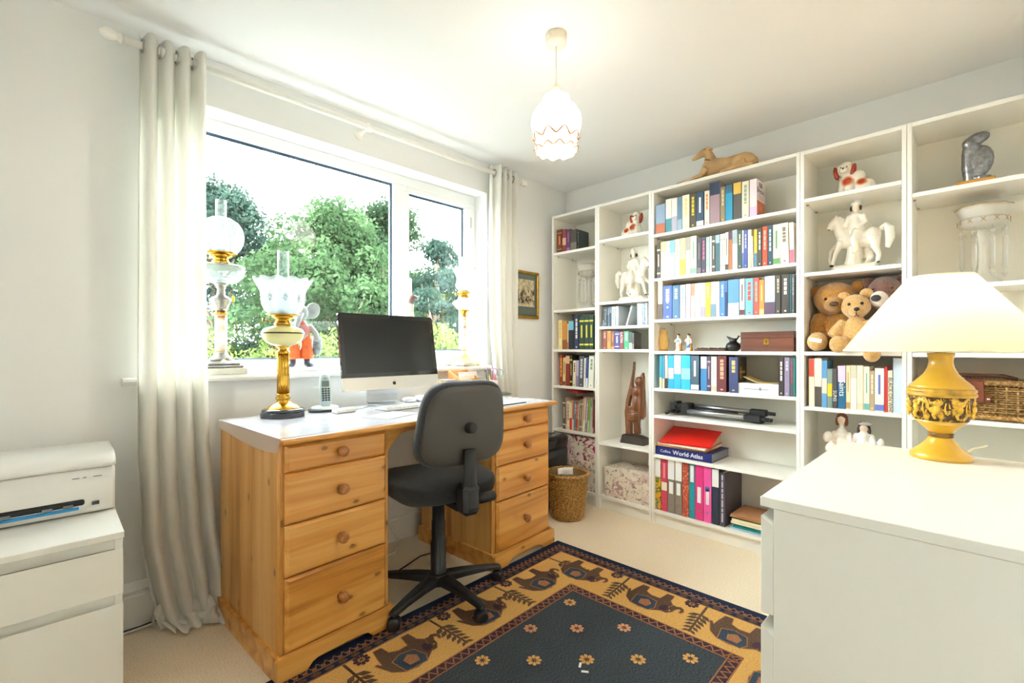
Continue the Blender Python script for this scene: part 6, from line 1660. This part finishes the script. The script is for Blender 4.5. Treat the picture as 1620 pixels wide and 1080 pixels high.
# ================================================================ waste basket, shredder, cables
t = thing('waste_basket', 'woven rush waste basket on the carpet by the bookcases', 'basket', (-.560, -.455, 0))
SG = wicker('sea_grass', '7a5220', 'a8783a', 'c99c58')
H_ = .285; r0, r1 = .100, .130; RAD = lambda z: r0 + (r1 - r0) * (z / H_) ** 1.1
MB().lathe([(r0 - .006, .004), (r1 - .008, H_ - .006)], 32).obj('lining', mat('6a4a20', .9), t)
m = MB(); NS = 30; NR = 30
for k in range(NR):
    z = .006 + (H_ - .016) * (k + .5) / NR; R_ = RAD(z)
    m.tube([((R_ + .0035 * (1 if (i + k) % 2 else -1)) * cos(2 * pi * i / (NS * 2)), (R_ + .0035 * (1 if (i + k) % 2 else -1)) * sin(2 * pi * i / (NS * 2)), z + .001 * sin(i)) for i in range(NS * 2 + 1)], .0050, 5, cap=False)
m.obj('woven_wall', SG, t)['kind'] = 'stuff'
m = MB()
for ph in (0, 1): m.tube([((r1 + .002 + .003 * sin(i * .9 + ph * pi)) * cos(2 * pi * i / 90), (r1 + .002 + .003 * sin(i * .9 + ph * pi)) * sin(2 * pi * i / 90), H_ - .004 + .005 * cos(i * .9 + ph * pi)) for i in range(91)], .007, 6, cap=False)
m.obj('rim', SG, t)
o = MB().grid(8, 6, lambda u, v: (-.05 + .095 * u, .012 * sin(u * 5) + .01 * v, .20 + .115 * v + .01 * u)).obj('crumpled_wrapper', mat('e6e6e2', .5, noise=(22, .12)), None, (-.600, -.475, 0), (0, 0, radians(-35))); tag(o, 'white and blue paper wrapper sticking out of the waste basket', 'wrapper')
sd = o.modifiers.new('thick', 'SOLIDIFY'); sd.thickness = .002
B((-.03, .03, -.003, -.001, .262, .282)).obj('blue_print', mat('a8b8c8', .5), o)
t = thing('paper_shredder', 'black paper shredder half hidden beyond the desk end', 'shredder', (-.475, -.205, 0))
superell(MB(), (0, 0, .21), (.135, .092, .21), .18, .25).obj('bin_body', mat('16171a', .3, coat=.3), t)
superell(MB(), (0, 0, .435), (.140, .098, .045), .35, .3).obj('head', mat('1e1f22', .25, coat=.4), t)
B((-.10, .10, -.0985, -.09, .34, .385), b=.004).obj('front_panel', mat('3a3d42', .3), t); B((-.09, .09, -.006, .006, .478, .4815)).obj('feed_slot', mat('050505', .6), t)
CW_ = mat('e6e3da', .5); CB_ = mat('202022', .5)
o = MB().tube([(-1.85, -.06, .005), (-1.70, -.16, .006), (-1.62, -.15, .006), (-1.56, -.08, .02), (-1.57, -.04, .06), (-1.60, -.035, .12), (-1.62, -.034, .25), (-1.64, -.034, .40)], .004, 8).obj('cable', CW_); tag(o, 'white cable looping under the desk near the skirting', 'cable')
o = MB().tube([(-1.90, -.40, .006), (-1.78, -.36, .005), (-1.66, -.32, .005), (-1.55, -.28, .005), (-1.43, -.30, .005), (-1.36, -.36, .005)], .0035, 8).obj('cable', CB_); tag(o, 'thin black cable on the carpet behind the chair base', 'cable')
o = MB().tube([(-2.99, -.036, .007), (-2.80, -.034, .007), (-2.66, -.040, .007), (-2.55, -.036, .010)], .005, 8).obj('cable', CB_); tag(o, 'black cable along the skirting behind the left curtain', 'cable')
o = MB().tube([(-2.99, -.048, .006), (-2.80, -.052, .006), (-2.70, -.050, .006), (-2.58, -.050, .010)], .004, 8).obj('cable', CW_); tag(o, 'white cable beside the black one by the left skirting', 'cable')
t = thing('wall_socket', 'white double wall socket with a black plug beyond the desk end', 'socket', (-.30, 0, .60))
B((-.073, .073, -.010, -.0005, -.043, .043), b=.003).obj('plate', mat('eceae4', .35), t); B((-.05, -.01, -.045, -.010, -.03, .015), b=.004).obj('plug', CB_, t)

# ================================================================ woven rug with elephants
def woven(name, c1, c2, sc=420):
    u = NT(name); n1 = u.n('ShaderNodeTexNoise'); n1.inputs['Scale'].default_value = 1; n1.inputs['Detail'].default_value = 2; u.l(u.mapped((sc, sc * .35, 1)), n1.inputs['Vector'])
    n2 = u.n('ShaderNodeTexNoise'); n2.inputs['Scale'].default_value = 7; u.l(u.obj(), n2.inputs['Vector'])
    c = u.ramp(n1.outputs[0], [(.35, c1), (.65, c2)]); c = u.mix(u.ramp(n2.outputs[0], [(.4, '000000'), (.8, '505050')]), c, c1)
    u.l(c, u.b.inputs['Base Color']); u.b.inputs['Roughness'].default_value = 1; u.b.inputs['Specular IOR Level'].default_value = .05; u.bump(n1.outputs[0], .07, .001)
    return u.m
NAVY = woven('rug_navy', '2c3238', '545a60'); EDGE = woven('rug_edge_navy', '1c2336', '2f3a52'); GOLD = woven('rug_gold', 'bd8e4a', 'deb06c'); BRN = woven('rug_brown', '4a372c', '705a4a'); PLUM = woven('rug_plum', '3a2a34', '54404a'); RST = woven('rug_rust', '8a5a40', 'b07c58'); SLT = woven('rug_slate', '2c3644', '4a5866'); PET = woven('rug_petal', 'c08a48', 'e0b070'); PET2 = woven('rug_petal_rose', 'b87850', 'd9a07a')
rug = thing('rug', 'navy and gold woven rug bordered with elephants', 'rug', (-.900, -.655, .0005), radians(181.6))
RU, RV = 1.95, 1.41; T0 = .006
def ring(m, a, b_, z0, z1):
    m.box(a, RU - a, a, b_, z0, z1); m.box(a, RU - a, RV - b_, RV - a, z0, z1); m.box(a, b_, b_, RV - b_, z0, z1); m.box(RU - b_, RU - a, b_, RV - b_, z0, z1); return m
B((0, RU, 0, RV, 0, T0), b=.002).obj('base_cloth', EDGE, rug)
ring(MB(), .104, .336, T0 - .001, T0 + .0008).obj('gold_band', GOLD, rug)
ring(MB(), .336, .380, T0 - .001, T0 + .0006).obj('inner_stripe', PLUM, rug)
B((.380, RU - .380, .380, RV - .380, T0 - .001, T0 + .0007)).obj('centre_field', NAVY, rug)
def poly(m, pts, z, th=.0004):
    return m.prism(pts, z - th, z, 'xy')
def seg(m, p, q, w_, z):
    d = Vector((q[0] - p[0], q[1] - p[1])); n = Vector((-d.y, d.x)).normalized() * w_ / 2
    return poly(m, [(p[0] + n.x, p[1] + n.y), (q[0] + n.x, q[1] + n.y), (q[0] - n.x, q[1] - n.y), (p[0] - n.x, p[1] - n.y)], z)
SIDES = {'back': (RU, lambda a, b_: (a, b_)), 'front': (RU, lambda a, b_: (a, RV - b_)), 'right': (RV, lambda a, b_: (b_, a)), 'left': (RV, lambda a, b_: (RU - b_, a))}
zz_ = MB(); zi = MB(); lk = MB()
for nm, (L_, tr) in SIDES.items():
    n = int((L_ - .08) / .03); st = (L_ - .08) / n
    for i in range(n):
        a = .04 + i * st
        for (p, q) in (((a, .036), (a + st / 2, .062)), ((a + st / 2, .062), (a + st, .036)), ((a + st * .25, .062), (a + st / 2, .048)), ((a + st / 2, .048), (a + st * .75, .062))): seg(zz_, tr(*p), tr(*q), .004, T0 + .0012)
    n = int((L_ - .16) / .045); st = (L_ - .16) / n
    for i in range(n):
        a = .08 + i * st; poly(lk, [tr(a + st / 2 + .017 * cos(k * pi / 4), .084 + .010 * sin(k * pi / 4)) for k in range(8)], T0 + .0012)
    n = int((L_ - .68) / .034); st = (L_ - .68) / n
    for i in range(n):
        a = .34 + i * st; seg(zi, tr(a, .344), tr(a + st / 2, .372), .005, T0 + .0014); seg(zi, tr(a + st / 2, .372), tr(a + st, .344), .005, T0 + .0014)
    for b_ in (.338, .378): seg(zi, tr(.338, b_), tr(L_ - .338, b_), .005, T0 + .0014)
    for b_, cc in ((.068, zz_), (.101, zz_)): seg(cc, tr(.068, b_), tr(L_ - .068, b_), .004, T0 + .0012)
zz_.obj('zigzag_border', RST, rug); lk.obj('link_border', BRN, rug); zi.obj('inner_zigzag', RST, rug)
EL = [(-.088, .118), (-.056, .118), (-.050, .160), (-.020, .176), (.018, .174), (.026, .118), (.058, .118), (.062, .165), (.080, .186), (.096, .190), (.112, .182), (.128, .190), (.136, .208), (.130, .226), (.120, .224), (.124, .208), (.114, .200), (.104, .214), (.100, .240), (.084, .262), (.060, .262), (.030, .284), (-.02, .296), (-.064, .286), (-.096, .258), (-.110, .222), (-.122, .190), (-.112, .188), (-.102, .206), (-.098, .170)]
BL = [(-.060, .288), (.020, .292), (.036, .262), (.020, .208), (-.030, .196), (-.070, .214)]; BL2 = [(-.034, .270), (.004, .272), (.012, .240), (-.012, .216), (-.040, .234)]
def elephant(tr, a0, s_):
    f_ = lambda P: [tr(a0 + s_ * x, y) for x, y in P]
    e = poly(MB(), f_(EL), T0 + .0013).obj('elephant_motif', BRN, rug); poly(MB(), f_(BL), T0 + .0017).obj('blanket', SLT, e); m = MB()
    for i in range(len(BL)): seg(m, *[tr(a0 + s_ * q[0], q[1]) for q in (BL[i], BL[(i + 1) % len(BL)])], .004, T0 + .0020)
    poly(m, f_(BL2), T0 + .0019); m.obj('trim', RST, e); seg(MB(), tr(a0 + s_ * .082, .19), tr(a0 + s_ * .066, .258), .003, T0 + .0017).obj('harness', RST, e)
    m = MB()
    for i in range(len(EL)): seg(m, *[tr(a0 + s_ * q[0], q[1]) for q in (EL[i], EL[(i + 1) % len(EL)])], .0026, T0 + .0016)
    m.obj('outline', RST, e); poly(MB(), f_([(.050, .256), (.074, .250), (.078, .226), (.066, .206), (.050, .214), (.044, .236)]), T0 + .0018).obj('ear', PLUM, e)
    c = tr(a0 + s_ * .088, .236); poly(MB(), [(c[0] + .004 * cos(k), c[1] + .004 * sin(k)) for k in range(6)], T0 + .0019).obj('eye', PET, e)
def sprig(tr, a0, s_):
    m = MB(); seg(m, tr(a0, .106), tr(a0 + s_ * .012, .32), .010, T0 + .0013); e = m.obj('sprig_motif', BRN, rug); m = MB()
    for k in range(6):
        b_ = .175 + k * .026; 
        for q in (-1, 1):
            L_ = .052 - .004 * k; p = (a0 + s_ * .012 * (b_ - .1) / .2, b_); tip = (p[0] + q * L_ * .85, p[1] + L_ * .62); mid = ((p[0] + tip[0]) / 2, (p[1] + tip[1]) / 2); nx, ny = -(tip[1] - p[1]) * .22, (tip[0] - p[0]) * .22
            poly(m, [tr(*p), tr(mid[0] + nx, mid[1] + ny), tr(*tip), tr(mid[0] - nx, mid[1] - ny)], T0 + .0015)
    m.obj('leaves', BRN, e)
def rosette(tr, a0, b0, r_, mm, cm_, half=False, nm='flower_motif', pet=8):
    m = MB(); c = tr(a0, b0)
    for k in range(pet):
        a = 2 * pi * k / pet; d = Vector((cos(a), sin(a))); n = Vector((-d.y, d.x))
        P = [Vector(c) + d * r_ * q + n * r_ * w_ for q, w_ in ((.25, 0), (.6, .24), (.9, .2), (1.0, 0), (.9, -.2), (.6, -.24))]
        poly(m, [tuple(p) for p in P], T0 + .0015)
    e = m.obj(nm, mm, rug); poly(MB(), [(c[0] + r_ * .24 * cos(k * pi / 4), c[1] + r_ * .24 * sin(k * pi / 4)) for k in range(8)], T0 + .0019).obj('flower_eye', cm_, e)
for nm, (L_, tr) in SIDES.items():
    s_ = {'back': -1, 'front': -1, 'right': 1, 'left': 1}[nm]; st = .355
    n = int((L_ - .25) / st)
    for i in range(n + 1):
        a = (.405 if nm in ('back', 'front') else .315) + i * st
        if a < L_ - .30: elephant(tr, a, s_)
        a2 = a + .19
        if a2 < L_ - .16: sprig(tr, a2, s_); rosette(tr, a2 - .055, .125, .030, PLUM, BRN, nm='edge_flower_motif', pet=9)
    sprig(tr, .205, s_) if nm == 'back' else None
for i in range(6):
    for j in range(6):
        for k in (0, 1):
            u_ = .466 + i * .250 + k * .128; v_ = .428 + j * .256 + k * .128
            if u_ < RU - .43 and v_ < RV - .42: rosette(lambda a, b_: (a, b_), u_, v_, .027, (PET, PET2)[(i + j + k) % 2], BRN)
for i, (x, y, a) in enumerate(((-1.637, -1.361, .5), (-1.652, -1.392, 2.2))):
    o = B((-.012, .012, -.004, .004, 0, .0015)).obj('paper_scrap', mat('f2f2f0', .8), None, (x, y, .0085), (0, 0, a)); tag(o, ('larger' if i == 0 else 'smaller') + ' white paper scrap lying on the rug', 'scrap')
